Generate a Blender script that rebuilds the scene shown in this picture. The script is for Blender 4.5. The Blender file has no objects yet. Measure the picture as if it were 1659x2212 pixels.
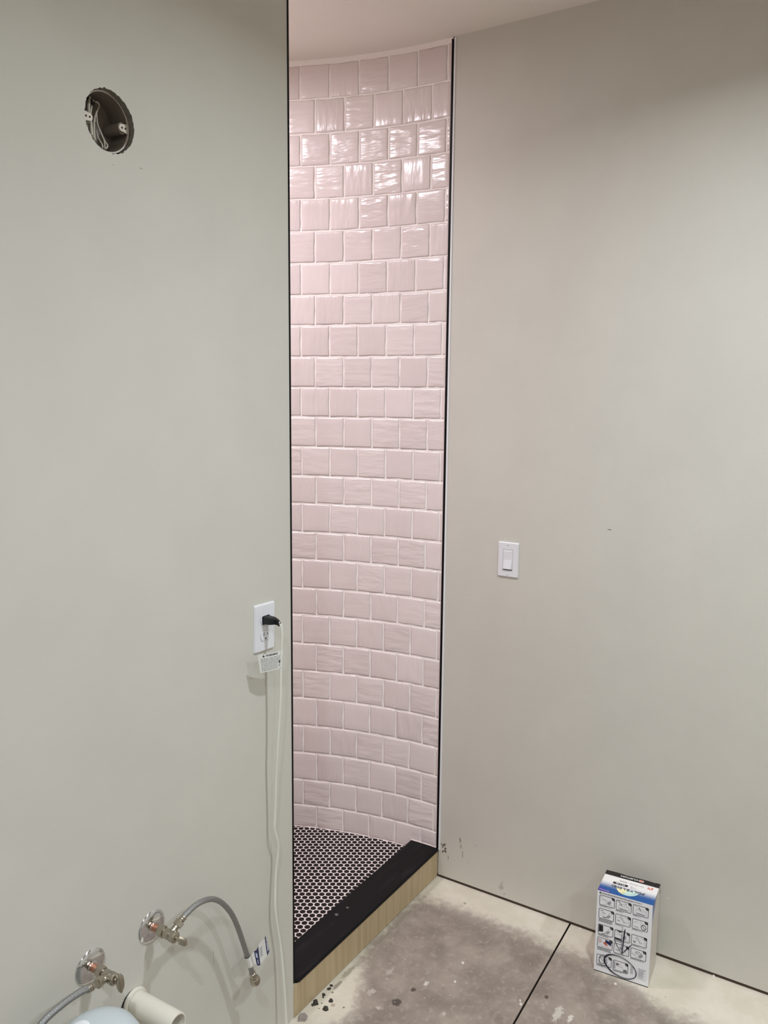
import bpy, bmesh, math, random
from mathutils import Vector, Matrix

# ------------------------------------------------------------------ camera, world, lights, exposure
S = bpy.context.scene
COL = S.collection
cam_d = bpy.data.cameras.new('camera'); cam = bpy.data.objects.new('camera', cam_d); COL.objects.link(cam)
cr = (0.53731386, -0.8433317, 0.00924415); cu = (0.11312139, 0.08292639, 0.99011452); cf = (0.83576155, 0.53095655, -0.13995636)
cam.matrix_world = Matrix(((cr[0], cu[0], -cf[0], -2.36848), (cr[1], cu[1], -cf[1], -1.27198), (cr[2], cu[2], -cf[2], 1.66224), (0, 0, 0, 1)))
cam_d.sensor_fit = 'VERTICAL'; cam_d.sensor_height = 24.0; cam_d.lens = 24.0 * 1783.687 / 2212.0
cam_d.clip_start = 0.02
S.camera = cam
S.view_settings.view_transform = 'Standard'; S.view_settings.look = 'None'
S.view_settings.gamma = 1.0; S.view_settings.use_curve_mapping = False
S.view_settings.exposure = 0.0
w = bpy.data.worlds.new('world'); S.world = w; w.use_nodes = True
w.node_tree.nodes['Background'].inputs[0].default_value = (0.9, 0.88, 0.85, 1); w.node_tree.nodes['Background'].inputs[1].default_value = 0.03

def lamp(name, loc, power, col, size, spread):
    d = bpy.data.lights.new(name, 'AREA'); d.shape = 'DISK'; d.size = size; d.energy = power; d.color = col
    d.spread = math.radians(spread)
    o = bpy.data.objects.new(name, d); COL.objects.link(o); o.location = loc
    return o
COOL = (0.87, 0.94, 1.0); WARM = (0.96, 0.90, 0.97)
lamp('recessed_or_fill_lamp', (-0.95, -1.12, 2.725), 17.8, COOL, 0.09, 152)
lamp('recessed_or_fill_lamp', (-2.66, -1.10, 2.725), 17.8, COOL, 0.09, 152)
lamp('recessed_or_fill_lamp', (-0.95, -2.60, 2.725), 17.8, COOL, 0.09, 152)  # added fill lamp, unseen, deeper in the room than the first pair
lamp('recessed_or_fill_lamp', (-2.66, -2.60, 2.725), 17.8, COOL, 0.09, 152)  # second added fill lamp, unseen
lamp('shower_lamp', (-0.95, 0.62, 2.72), 16.2, WARM, 0.26, 178)
S.cycles.diffuse_bounces = 8; S.cycles.max_bounces = 12

# ------------------------------------------------------------------ node helpers and materials
def srgb(r, g, b):
    f = lambda c: (c / 255 / 12.92) if c / 255 <= 0.04045 else ((c / 255 + 0.055) / 1.055) ** 2.4
    return (f(r), f(g), f(b), 1)

def base_mat(name):
    m = bpy.data.materials.new(name); m.use_nodes = True
    nt = m.node_tree; return m, nt, nt.nodes['Principled BSDF']

def mat(name, col, rough=0.5, metal=0.0, bump=0.0, bscale=60.0, var=0.0, vscale=8.0, stretch=None, coat=0.0, spec=0.5):
    m, nt, b = base_mat(name)
    b.inputs['Base Color'].default_value = col; b.inputs['Roughness'].default_value = rough; b.inputs['Metallic'].default_value = metal
    b.inputs['Coat Weight'].default_value = coat; b.inputs['Specular IOR Level'].default_value = spec
    tc = nt.nodes.new('ShaderNodeTexCoord'); src = tc.outputs['Object']
    if stretch:
        mp = nt.nodes.new('ShaderNodeMapping'); mp.inputs['Scale'].default_value = stretch
        nt.links.new(src, mp.inputs[0]); src = mp.outputs[0]
    if bump:
        n = nt.nodes.new('ShaderNodeTexNoise'); n.inputs['Scale'].default_value = bscale; n.inputs['Detail'].default_value = 3
        nt.links.new(src, n.inputs['Vector'])
        bp = nt.nodes.new('ShaderNodeBump'); bp.inputs['Strength'].default_value = bump; bp.inputs['Distance'].default_value = 0.002
        nt.links.new(n.outputs['Fac'], bp.inputs['Height']); nt.links.new(bp.outputs[0], b.inputs['Normal'])
    if var:
        n = nt.nodes.new('ShaderNodeTexNoise'); n.inputs['Scale'].default_value = vscale; n.inputs['Detail'].default_value = 4
        nt.links.new(src, n.inputs['Vector'])
        mx = nt.nodes.new('ShaderNodeMix'); mx.data_type = 'RGBA'
        mx.inputs[6].default_value = tuple(max(0, c * (1 - var)) for c in col[:3]) + (1,)
        mx.inputs[7].default_value = tuple(min(1, c * (1 + var)) for c in col[:3]) + (1,)
        nt.links.new(n.outputs['Fac'], mx.inputs[0]); nt.links.new(mx.outputs[2], b.inputs['Base Color'])
    return m

class NT:   # small expression builder for masks
    def __init__(s, nt): s.nt = nt
    def m(s, op, a, b=0.0, c=0.0):
        n = s.nt.nodes.new('ShaderNodeMath'); n.operation = op
        for i, v in enumerate((a, b, c)):
            if isinstance(v, (int, float)): n.inputs[i].default_value = v
            else: s.nt.links.new(v, n.inputs[i])
        return n.outputs[0]
    def ss(s, v, lo, hi):
        n = s.nt.nodes.new('ShaderNodeMapRange'); n.interpolation_type = 'SMOOTHSTEP'
        s.nt.links.new(v, n.inputs[0]); n.inputs[1].default_value = lo; n.inputs[2].default_value = hi
        return n.outputs[0]
    def noise(s, vec, scale, detail=4, rough=0.5):
        n = s.nt.nodes.new('ShaderNodeTexNoise'); n.inputs['Scale'].default_value = scale; n.inputs['Detail'].default_value = detail
        n.inputs['Roughness'].default_value = rough
        if vec is not None: s.nt.links.new(vec, n.inputs['Vector'])
        return n.outputs['Fac']
    def mix(s, f, a, b):
        n = s.nt.nodes.new('ShaderNodeMix'); n.data_type = 'RGBA'
        if isinstance(f, (int, float)): n.inputs[0].default_value = f
        else: s.nt.links.new(f, n.inputs[0])
        for i, v in ((6, a), (7, b)):
            if isinstance(v, tuple): n.inputs[i].default_value = v
            else: s.nt.links.new(v, n.inputs[i])
        return n.outputs[2]
    def spot(s, X, Y, x, y, rx, ry, wob, edge=0.25, amp=1.0):
        dx = s.m('DIVIDE', s.m('SUBTRACT', X, x), rx); dy = s.m('DIVIDE', s.m('SUBTRACT', Y, y), ry)
        d = s.m('SQRT', s.m('ADD', s.m('MULTIPLY', dx, dx), s.m('MULTIPLY', dy, dy)))
        d = s.m('ADD', d, s.m('MULTIPLY', s.m('SUBTRACT', wob, 0.5), amp))
        return s.m('SUBTRACT', 1.0, s.ss(d, 1.0 - edge, 1.0 + edge))

PAINT = srgb(204, 201, 192)
def wall_mat(name, col, marks=()):
    m, nt, b = base_mat(name); q = NT(nt)
    b.inputs['Roughness'].default_value = 0.62; b.inputs['Specular IOR Level'].default_value = 0.35
    tc = nt.nodes.new('ShaderNodeTexCoord'); o = tc.outputs['Object']
    sp = nt.nodes.new('ShaderNodeSeparateXYZ'); nt.links.new(o, sp.inputs[0])
    n1 = q.noise(o, 1.6, 3); n2 = q.noise(o, 7.0, 4)
    f = q.m('ADD', q.m('MULTIPLY', n1, 0.6), q.m('MULTIPLY', n2, 0.4))
    c = q.mix(q.ss(f, 0.3, 0.7), tuple(x * 0.965 for x in col[:3]) + (1,), tuple(min(1, x * 1.03) for x in col[:3]) + (1,))
    wob = q.noise(o, 90.0, 3)
    for (ax, px, pz, rx, rz, k, mc) in marks:      # scuffs that belong to the wall
        A = sp.outputs[0] if ax == 'x' else sp.outputs[1]
        s_ = q.spot(A, sp.outputs[2], px, pz, rx, rz, wob, amp=2.6)
        c = q.mix(q.m('MULTIPLY', s_, k), c, mc)
    nt.links.new(c, b.inputs['Base Color'])
    bp = nt.nodes.new('ShaderNodeBump'); bp.inputs['Strength'].default_value = 0.18; bp.inputs['Distance'].default_value = 0.001
    nt.links.new(q.noise(o, 260.0, 3), bp.inputs['Height']); nt.links.new(bp.outputs[0], b.inputs['Normal'])
    return m

SC = srgb(92, 84, 76)
M = {}
M['wall_l'] = wall_mat('left_wall_paint', PAINT, [('x', -1.235, 2.083, .004, .0012, .4, SC), ('x', -1.30, 2.075, .002, .001, .5, SC), ('x', -1.09, .36, .0008, .028, .45, SC)])
M['wall_r'] = wall_mat('right_wall_paint', PAINT, [('y', -.087, .160, .0030, .012, .55, SC), ('y', -.091, .140, .0016, .016, .65, SC), ('y', -.098, .115, .0018, .018, .5, SC),
    ('y', -.043, .083, .002, .012, .5, SC), ('y', -.550, 1.279, .006, .0012, .8, SC), ('y', -.244, .045, .007, .013, .3, SC), ('y', -.147, .161, .0014, .0014, .7, SC),
    ('y', -.777, .194, .004, .003, .7, srgb(225, 220, 212)), ('y', -.12, .09, .0016, .0016, .7, SC), ('y', -.255, .022, .002, .002, .8, SC)])
M['wall_o'] = wall_mat('other_wall_paint', PAINT)
M['ceiling'] = mat('ceiling_paint', srgb(234, 228, 220), 0.75, bump=0.15, bscale=180, var=0.02)
M['gypsum'] = mat('raw_gypsum_edge', srgb(135, 130, 120), 0.9, bump=0.8, bscale=400, var=0.25, vscale=120)
M['grout'] = mat('pale_grout', srgb(248, 241, 238), 0.85, bump=0.3, bscale=500, var=0.04, vscale=60)
M['floor_grout'] = mat('white_grout', srgb(236, 224, 221), 0.8, bump=0.3, bscale=500, var=0.04, vscale=60)
M['black_trim'] = mat('black_metal_trim', srgb(5, 5, 6), 0.5, spec=0.15, metal=0.0, bump=0.1, bscale=50)
M['caulk'] = mat('grey_caulk', srgb(226, 228, 230), 0.7, bump=0.2, bscale=200)
M['pvc'] = mat('white_pvc', srgb(222, 217, 204), 0.38, bump=0.1, bscale=30, var=0.05, vscale=14)
M['plate'] = mat('white_plate_plastic', srgb(226, 226, 230), 0.32, bump=0.05, bscale=40, spec=0.4)
M['slot'] = mat('dark_slot', srgb(24, 22, 22), 0.7, bump=0.1, bscale=80)
M['plug'] = mat('black_plug_rubber', srgb(16, 17, 24), 0.42, bump=0.1, bscale=120)
M['cord'] = mat('white_cord_vinyl', srgb(228, 227, 218), 0.4, bump=0.05, bscale=60)
M['chrome'] = mat('chrome', (0.72, 0.72, 0.73, 1), 0.12, metal=1.0, bump=0.05, bscale=25)
M['nickel'] = mat('brushed_nickel', (0.47, 0.43, 0.36, 1), 0.24, metal=1.0, bump=0.1, bscale=90)
M['copper'] = mat('copper_pipe', (0.72, 0.36, 0.25, 1), 0.3, metal=1.0, bump=0.1, bscale=90, var=0.15, vscale=60)
M['box_shell'] = mat('grey_box_plastic', srgb(128, 118, 108), 0.6, bump=0.15, bscale=90, var=0.08, vscale=20)
M['box_rim'] = mat('pale_box_plastic', srgb(226, 216, 204), 0.5, bump=0.1, bscale=90)
M['wire'] = mat('pale_wire_sheath', srgb(205, 198, 184), 0.5, bump=0.1, bscale=90)
M['black_rub'] = mat('black_tape', srgb(26, 25, 24), 0.6, bump=0.2, bscale=90)
M['sill'] = mat('dark_sill_wood', srgb(66, 52, 42), 0.9, bump=0.5, bscale=120, var=0.3, vscale=30)
M['navy'] = mat('navy_print', srgb(30, 36, 84), 0.5, bump=0.02)
M['tag_white'] = mat('white_tag_paper', srgb(226, 226, 222), 0.55, bump=0.05, bscale=40)
M['ink'] = mat('black_ink', srgb(22, 21, 24), 0.6, bump=0.02)
M['ink_grey'] = mat('grey_ink', srgb(112, 110, 116), 0.6, bump=0.02)
M['ink_pale'] = mat('pale_grey_ink', srgb(168, 168, 178), 0.6, bump=0.02)
M['ink_light'] = mat('pale_blue_ink', srgb(190, 196, 222), 0.6, bump=0.02)
M['marker'] = mat('dark_marker', srgb(34, 32, 48), 0.5, bump=0.02)
M['red'] = mat('red_ink', srgb(198, 74, 48), 0.6, bump=0.02)
M['orange'] = mat('orange_ink', srgb(226, 84, 40), 0.6, bump=0.02)
M['purple'] = mat('purple_ink', srgb(76, 50, 150), 0.5, bump=0.02)
M['yellow'] = mat('yellow_ink', srgb(238, 230, 180), 0.5, bump=0.02)
M['cyan'] = mat('pale_cyan_ink', srgb(206, 230, 220), 0.5, bump=0.02)
M['teal'] = mat('teal_ink', srgb(74, 150, 176), 0.5, bump=0.02)
M['card'] = mat('white_box_card', srgb(240, 241, 245), 0.42, bump=0.06, bscale=30, var=0.015)
M['card_side'] = mat('side_box_card', srgb(206, 200, 192), 0.5, bump=0.06, bscale=30, var=0.05, vscale=10)
M['card_black'] = mat('black_box_card', srgb(30, 24, 24), 0.45, bump=0.1, bscale=60)
M['canister'] = mat('pale_blue_plastic', srgb(192, 200, 204), 0.3, bump=0.04, bscale=30)
M['canister_white'] = mat('white_patch_plastic', srgb(232, 235, 240), 0.4, bump=0.04, bscale=30)  # plain white for the round patch on the canister top
M['mortar'] = mat('dark_mortar', srgb(60, 55, 50), 0.9, bump=0.7, bscale=200, var=0.3, vscale=90)
M['chip'] = mat('white_plaster_chip', srgb(226, 220, 212), 0.85, bump=0.4, bscale=200)
M['rubble'] = mat('grey_rubble', srgb(150, 142, 136), 0.9, bump=0.8, bscale=120, var=0.45, vscale=60)
M['resin'] = mat('grey_resin_drop', srgb(96, 92, 90), 0.35, bump=0.1, bscale=90)

# black slate-like threshold
def threshold_mat():
    m, nt, b = base_mat('black_stone'); q = NT(nt)
    tc = nt.nodes.new('ShaderNodeTexCoord'); mp = nt.nodes.new('ShaderNodeMapping'); mp.inputs['Scale'].default_value = (5, 38, 20); mp.inputs['Rotation'].default_value = (0, 0, 0.9)
    nt.links.new(tc.outputs['Object'], mp.inputs[0])
    n = q.noise(mp.outputs[0], 1.3, 5)
    c = q.mix(q.ss(n, 0.52, 0.75), srgb(15, 14, 16), srgb(30, 28, 30)); nt.links.new(c, b.inputs['Base Color'])
    b.inputs['Roughness'].default_value = 0.55; b.inputs['Specular IOR Level'].default_value = 0.18
    bp = nt.nodes.new('ShaderNodeBump'); bp.inputs['Strength'].default_value = 0.15; bp.inputs['Distance'].default_value = 0.001
    nt.links.new(q.noise(tc.outputs['Object'], 300, 3), bp.inputs['Height']); nt.links.new(bp.outputs[0], b.inputs['Normal'])
    return m
M['stone'] = threshold_mat()

# tan board, grain upright
def wood_mat():
    m, nt, b = base_mat('tan_board'); q = NT(nt)
    tc = nt.nodes.new('ShaderNodeTexCoord'); mp = nt.nodes.new('ShaderNodeMapping'); mp.inputs['Scale'].default_value = (70, 70, 3.0)
    nt.links.new(tc.outputs['Object'], mp.inputs[0])
    mp2 = nt.nodes.new('ShaderNodeMapping'); mp2.inputs['Scale'].default_value = (230, 230, 5.0); nt.links.new(tc.outputs['Object'], mp2.inputs[0])
    n = q.noise(mp.outputs[0], 1.0, 4); n2 = q.noise(mp2.outputs[0], 1.0, 3)
    f = q.m('ADD', q.m('MULTIPLY', n, 0.65), q.m('MULTIPLY', n2, 0.35))
    c = q.mix(q.ss(f, 0.3, 0.7), srgb(172, 152, 119), srgb(190, 172, 138)); nt.links.new(c, b.inputs['Base Color'])
    b.inputs['Roughness'].default_value = 0.6
    bp = nt.nodes.new('ShaderNodeBump'); bp.inputs['Strength'].default_value = 0.2; bp.inputs['Distance'].default_value = 0.001
    nt.links.new(f, bp.inputs['Height']); nt.links.new(bp.outputs[0], b.inputs['Normal'])
    return m
M['wood'] = wood_mat()

# glazed hand-made tile: gloss, undulating surface, slight shade change tile to tile
def tile_mat(name, a, bcol, rough, bump, sc, dist):
    m, nt, b = base_mat(name); q = NT(nt)
    tc = nt.nodes.new('ShaderNodeTexCoord'); oi = nt.nodes.new('ShaderNodeObjectInfo')
    cx = nt.nodes.new('ShaderNodeCombineXYZ')
    r = oi.outputs['Random']
    nt.links.new(q.m('MULTIPLY', r, 37.0), cx.inputs[0]); nt.links.new(q.m('MULTIPLY', r, 91.0), cx.inputs[1]); nt.links.new(q.m('MULTIPLY', r, 13.0), cx.inputs[2])
    va = nt.nodes.new('ShaderNodeVectorMath'); va.operation = 'ADD'; nt.links.new(tc.outputs['Object'], va.inputs[0]); nt.links.new(cx.outputs[0], va.inputs[1])
    def stretched(sc_):
        mp = nt.nodes.new('ShaderNodeMapping'); mp.inputs['Scale'].default_value = sc_; nt.links.new(va.outputs[0], mp.inputs[0]); return mp.outputs[0]
    fr = lambda k: q.m('FRACT', q.m('MULTIPLY', r, k))
    lay = q.m('GREATER_THAN', fr(17.0), 0.35)          # ripples run across most tiles, down the others
    nh = q.noise(stretched((1, .55, 2.2)), sc, 2, 0.45); nv = q.noise(stretched((1, 2.2, .55)), sc, 2, 0.45)
    n1 = q.m('ADD', q.m('MULTIPLY', nh, lay), q.m('MULTIPLY', nv, q.m('SUBTRACT', 1.0, lay)))
    n1 = q.m('MULTIPLY', n1, q.m('ADD', 0.25, fr(7.3)))
    mp = nt.nodes.new('ShaderNodeMapping'); nt.links.new(va.outputs[0], mp.inputs[0])
    n2 = q.noise(mp.outputs[0], 9.0, 3)
    f = q.m('ADD', q.m('MULTIPLY', r, 0.45), q.m('MULTIPLY', n2, 0.55))
    nt.links.new(q.mix(q.ss(f, 0.15, 0.85), a, bcol), b.inputs['Base Color'])
    b.inputs['Roughness'].default_value = rough; b.inputs['Specular IOR Level'].default_value = 0.5 if rough < .4 else 0.22
    bp = nt.nodes.new('ShaderNodeBump'); bp.inputs['Strength'].default_value = bump; bp.inputs['Distance'].default_value = dist
    nt.links.new(n1, bp.inputs['Height']); nt.links.new(bp.outputs[0], b.inputs['Normal'])
    return m
M['tile'] = tile_mat('pink_glaze', srgb(220, 208, 206), srgb(230, 219, 217), 0.19, 1.0, 24.0, 0.0036)
M['penny'] = tile_mat('black_penny_glaze', srgb(20, 14, 15), srgb(30, 22, 23), 0.45, 0.1, 60.0, 0.0003)

# braided hose
def braid_mat():
    m, nt, b = base_mat('braided_steel'); q = NT(nt)
    tc = nt.nodes.new('ShaderNodeTexCoord'); sp = nt.nodes.new('ShaderNodeSeparateXYZ'); nt.links.new(tc.outputs['UV'], sp.inputs[0])
    u = sp.outputs[0]; v = sp.outputs[1]
    w1 = q.m('SINE', q.m('ADD', q.m('MULTIPLY', u, 75.4), q.m('MULTIPLY', v, 1500.0)))
    w2 = q.m('SINE', q.m('SUBTRACT', q.m('MULTIPLY', u, 75.4), q.m('MULTIPLY', v, 1500.0)))
    h = q.m('MAXIMUM', w1, w2)
    nt.links.new(q.mix(q.ss(h, 0.0, 1.0), (0.16, 0.16, 0.16, 1), (0.52, 0.52, 0.52, 1)), b.inputs['Base Color'])
    b.inputs['Metallic'].default_value = 0.85; b.inputs['Roughness'].default_value = 0.38
    bp = nt.nodes.new('ShaderNodeBump'); bp.inputs['Strength'].default_value = 0.6; bp.inputs['Distance'].default_value = 0.0006
    nt.links.new(h, bp.inputs['Height']); nt.links.new(bp.outputs[0], b.inputs['Normal'])
    return m
M['braid'] = braid_mat()

# concrete floor: pale overspray along the walls, bare grey in the middle, stains
def floor_mat():
    m, nt, b = base_mat('painted_concrete'); q = NT(nt)
    tc = nt.nodes.new('ShaderNodeTexCoord'); o = tc.outputs['Object']
    sp = nt.nodes.new('ShaderNodeSeparateXYZ'); nt.links.new(o, sp.inputs[0]); X, Y = sp.outputs[0], sp.outputs[1]
    n1 = q.noise(o, 9.0, 6, 0.6); n2 = q.noise(o, 45.0, 6, 0.65); n3 = q.noise(o, 3.0, 4)
    jit = q.m('ADD', q.m('MULTIPLY', q.m('SUBTRACT', n1, 0.5), 0.16), q.m('MULTIPLY', q.m('SUBTRACT', n2, 0.5), 0.10))
    dx = q.m('ADD', q.m('MULTIPLY', X, -1.0), jit)          # distance from the right wall
    dy = q.m('ADD', q.m('MULTIPLY', Y, -1.0), jit)          # distance from the curb
    far = q.ss(q.m('MULTIPLY', Y, -1.0), 0.5, 0.95)
    # past the joint the pale strip along the wall grows wider
    edge = q.m('ADD', 0.115, q.m('MULTIPLY', far, 0.10))
    gx = q.ss(q.m('SUBTRACT', dx, edge), -0.035, 0.055)
    left = q.ss(q.m('MULTIPLY', X, -1.0), 0.42, 0.72)       # pale strip by the curb is wider at the partition
    gy = q.ss(q.m('SUBTRACT', dy, q.m('ADD', -0.01, q.m('MULTIPLY', left, 0.12))), -0.03, 0.05)
    g = q.m('MULTIPLY', gx, gy)
    pale = q.mix(q.ss(n1, 0.3, 0.7), srgb(206, 198, 180), srgb(220, 212, 198))
    grey = q.mix(q.ss(n1, 0.3, 0.7), srgb(128, 117, 108), srgb(158, 146, 134))
    grey = q.mix(q.m('MULTIPLY', q.ss(n2, 0.50, 0.68), 0.45), grey, srgb(176, 166, 154))
    grey = q.mix(q.m('MULTIPLY', q.ss(q.noise(o, 22, 5, .6), 0.58, 0.72), 0.35), grey, srgb(108, 99, 90))
    c = q.mix(g, pale, grey)
    wob = q.noise(o, 120, 4)
    dark = srgb(66, 58, 52)
    for (x, y, rx, ry, k, mc) in [(-.594, -.201, .014, .013, .85, dark), (-.527, -.215, .008, .007, .85, dark), (-.348, -.541, .007, .006, .8, dark),
            (-.391, -.591, .030, .010, .7, srgb(206, 200, 188)), (-.39, -.625, .014, .006, .8, srgb(214, 208, 196)), (-.486, -.233, .010, .005, .8, srgb(214, 208, 196)),
            (-.56, -.332, .008, .006, .6, srgb(200, 192, 180)), (-.50, -.12, .016, .007, .5, srgb(190, 182, 170)), (-.60, -.12, .014, .008, .6, srgb(196, 188, 176)),
            (-.35, -.281, .005, .004, .8, srgb(214, 208, 196)), (-.64, -.17, .006, .01, .6, srgb(196, 188, 176)), (-.087, -.154, .006, .004, .5, dark), (-.24, -.45, .05, .03, .25, dark),
            (-.7, -.06, .006, .006, .6, srgb(150, 120, 96)), (-.69, -.09, .003, .003, .8, dark), (-.66, -.03, .003, .003, .8, dark), (-.71, -.03, .003, .002, .8, dark),
            (-.73, -.035, .002, .002, .8, dark), (-.63, -.025, .02, .006, .5, dark), (-.57, -.02, .03, .008, .45, srgb(110, 106, 92))]:
        c = q.mix(q.m('MULTIPLY', q.spot(X, Y, x, y, rx, ry, wob, amp=1.0 if mc is dark else 3.2), k), c, mc)
    fl = q.m('MULTIPLY', q.ss(q.noise(o, 75, 3, .5), 0.70, 0.74), 0.6)     # flecks of paint
    c = q.mix(fl, c, srgb(212, 204, 194))
    fd = q.m('MULTIPLY', q.ss(q.noise(o, 58, 3, .5), 0.72, 0.76), 0.5)
    c = q.mix(fd, c, srgb(92, 82, 74))
    nt.links.new(c, b.inputs['Base Color'])
    nt.links.new(q.m('SUBTRACT', 0.75, q.m('MULTIPLY', g, 0.12)), b.inputs['Roughness'])
    b.inputs['Specular IOR Level'].default_value = 0.4
    bp = nt.nodes.new('ShaderNodeBump'); bp.inputs['Strength'].default_value = 0.25; bp.inputs['Distance'].default_value = 0.002
    nt.links.new(n2, bp.inputs['Height']); nt.links.new(bp.outputs[0], b.inputs['Normal'])
    return m
M['floor'] = floor_mat()

# top flap of the carton: white running into blue towards the front edge (print)
def top_print_mat():
    m, nt, b = base_mat('blue_white_print'); q = NT(nt)
    tc = nt.nodes.new('ShaderNodeTexCoord'); sp = nt.nodes.new('ShaderNodeSeparateXYZ'); nt.links.new(tc.outputs['Object'], sp.inputs[0])
    f = q.ss(sp.outputs[1], 0.022, 0.062)
    nt.links.new(q.mix(f, srgb(28, 86, 152), srgb(238, 235, 232)), b.inputs['Base Color']); b.inputs['Roughness'].default_value = 0.4
    return m
M['top_print'] = top_print_mat()
def side_print_mat():
    m, nt, b = base_mat('blue_side_print'); q = NT(nt)
    tc = nt.nodes.new('ShaderNodeTexCoord'); sp = nt.nodes.new('ShaderNodeSeparateXYZ'); nt.links.new(tc.outputs['Object'], sp.inputs[0])
    f = q.ss(q.m('SUBTRACT', sp.outputs[2], q.m('MULTIPLY', sp.outputs[1], 0.9)), 0.165, 0.235)
    nt.links.new(q.mix(f, srgb(206, 200, 192), srgb(40, 84, 160)), b.inputs['Base Color']); b.inputs['Roughness'].default_value = 0.45
    return m
M['side_print'] = side_print_mat()

# ------------------------------------------------------------------ object helpers
def tag(o, label=None, cat=None, group=None, kind=None):
    if label: o['label'] = label
    if cat: o['category'] = cat
    if group: o['group'] = group
    if kind: o['kind'] = kind
    return o

def thing(name, label, cat, loc, rotz=0.0, group=None):
    o = bpy.data.objects.new(name, None); o.empty_display_size = 0.05; COL.objects.link(o)
    o.location = loc; o.rotation_euler = (0, 0, rotz)
    return tag(o, label, cat, group)

def link(name, me, parent=None):
    o = bpy.data.objects.new(name, me); COL.objects.link(o)
    if parent is not None: o.parent = parent
    return o

def root_of(p):
    while p.parent is not None: p = p.parent
    return p

def obj(name, bm, m, parent=None, world=True, smooth=False, recalc=True):
    """bm in world coordinates (world=True) or in the frame of its thing."""
    if parent is not None and world:
        r = root_of(parent)
        mi = (Matrix.Translation(r.location) @ r.rotation_euler.to_matrix().to_4x4()).inverted()
        bm.transform(mi)
    if recalc: bmesh.ops.recalc_face_normals(bm, faces=bm.faces)
    me = bpy.data.meshes.new(name); bm.to_mesh(me); bm.free()
    for mm in (m if isinstance(m, (list, tuple)) else [m]): me.materials.append(mm)
    if smooth:
        for p in me.polygons: p.use_smooth = True
        try: me.set_sharp_from_angle(angle=math.radians(40))
        except Exception: pass
    return link(name, me, parent)

def add_box(bm, x0, x1, y0, y1, z0, z1, bevel=0.0, mi=0):
    vs = [bm.verts.new(p) for p in ((x0, y0, z0), (x1, y0, z0), (x1, y1, z0), (x0, y1, z0), (x0, y0, z1), (x1, y0, z1), (x1, y1, z1), (x0, y1, z1))]
    fs = [bm.faces.new([vs[i] for i in f]) for f in ((0, 3, 2, 1), (4, 5, 6, 7), (0, 1, 5, 4), (1, 2, 6, 5), (2, 3, 7, 6), (3, 0, 4, 7))]
    for f in fs: f.material_index = mi
    if bevel:
        es = {e for f in fs for e in f.edges}
        bmesh.ops.bevel(bm, geom=list(es), offset=bevel, segments=2, affect='EDGES', profile=0.5)
    return vs

def box(*a, bevel=0.0):
    bm = bmesh.new(); add_box(bm, *a, bevel=bevel); return bm

def frame(d):
    d = Vector(d).normalized()
    a = Vector((0, 0, 1)) if abs(d.z) < 0.9 else Vector((1, 0, 0))
    u = d.cross(a).normalized(); return u, d.cross(u).normalized(), d

def add_lathe(bm, p, d, prof, seg=24, mi=0, cap=True, scale=(1, 1), uvec=None):
    """prof: list of (radius, distance along d)."""
    u, v, d = frame(d)
    if uvec is not None:
        u = Vector(uvec).normalized(); v = d.cross(u).normalized()
    p = Vector(p); rings = []
    for r, t in prof:
        if r < 1e-6: rings.append([bm.verts.new(p + d * t)])
        else: rings.append([bm.verts.new(p + d * t + u * (r * scale[0] * math.cos(2 * math.pi * i / seg)) + v * (r * scale[1] * math.sin(2 * math.pi * i / seg))) for i in range(seg)])
    for a, b in zip(rings, rings[1:]):
        for i in range(seg):
            j = (i + 1) % seg
            if len(a) == 1 and len(b) == 1: continue
            if len(a) == 1: f = bm.faces.new((a[0], b[j], b[i]))
            elif len(b) == 1: f = bm.faces.new((a[i], a[j], b[0]))
            else: f = bm.faces.new((a[i], a[j], b[j], b[i]))
            f.material_index = mi
    if cap:
        for r in (rings[0], rings[-1]):
            if len(r) > 2: bm.faces.new(r).material_index = mi
    return rings

def lathe(*a, **k):
    bm = bmesh.new(); add_lathe(bm, *a, **k); return bm

def smooth_path(pts, n=6):
    P = [Vector(p) for p in pts]; out = []
    for i in range(len(P) - 1):
        p0 = P[max(i - 1, 0)]; p1 = P[i]; p2 = P[i + 1]; p3 = P[min(i + 2, len(P) - 1)]
        for k in range(n):
            t = k / n
            out.append(0.5 * ((2 * p1) + (-p0 + p2) * t + (2 * p0 - 5 * p1 + 4 * p2 - p3) * t * t + (-p0 + 3 * p1 - 3 * p2 + p3) * t ** 3))
    out.append(P[-1]); return out

def add_tube(bm, pts, r, seg=12, flat=None, cap=True, mi=0, uv=None):
    """flat=(a,b): elliptical cross-section radii; a across, b along the wall normal."""
    P = [Vector(p) for p in pts]; rings = []
    up = Vector((0, -1, 0.02)).normalized(); L = 0; lens = []
    for i, p in enumerate(P):
        t = (P[min(i + 1, len(P) - 1)] - P[max(i - 1, 0)]).normalized()
        v = (up - t * up.dot(t))
        if v.length < 1e-3: v = Vector((1, 0, 0)) - t * t.x
        v.normalize(); u = t.cross(v)
        if i: L += (p - P[i - 1]).length
        lens.append(L)
        ra, rb = flat if flat else (r, r)
        rings.append([bm.verts.new(p + u * (ra * math.cos(2 * math.pi * k / seg)) + v * (rb * math.sin(2 * math.pi * k / seg))) for k in range(seg)])
    for i in range(len(rings) - 1):
        for k in range(seg):
            j = (k + 1) % seg
            f = bm.faces.new((rings[i][k], rings[i][j], rings[i + 1][j], rings[i + 1][k])); f.material_index = mi
            if uv is not None:
                for lp, (uu, vv) in zip(f.loops, ((k / seg, lens[i]), ((k + 1) / seg, lens[i]), ((k + 1) / seg, lens[i + 1]), (k / seg, lens[i + 1]))): lp[uv].uv = (uu, vv)
    if cap:
        bm.faces.new(rings[0]); bm.faces.new(rings[-1])
    return rings

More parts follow.
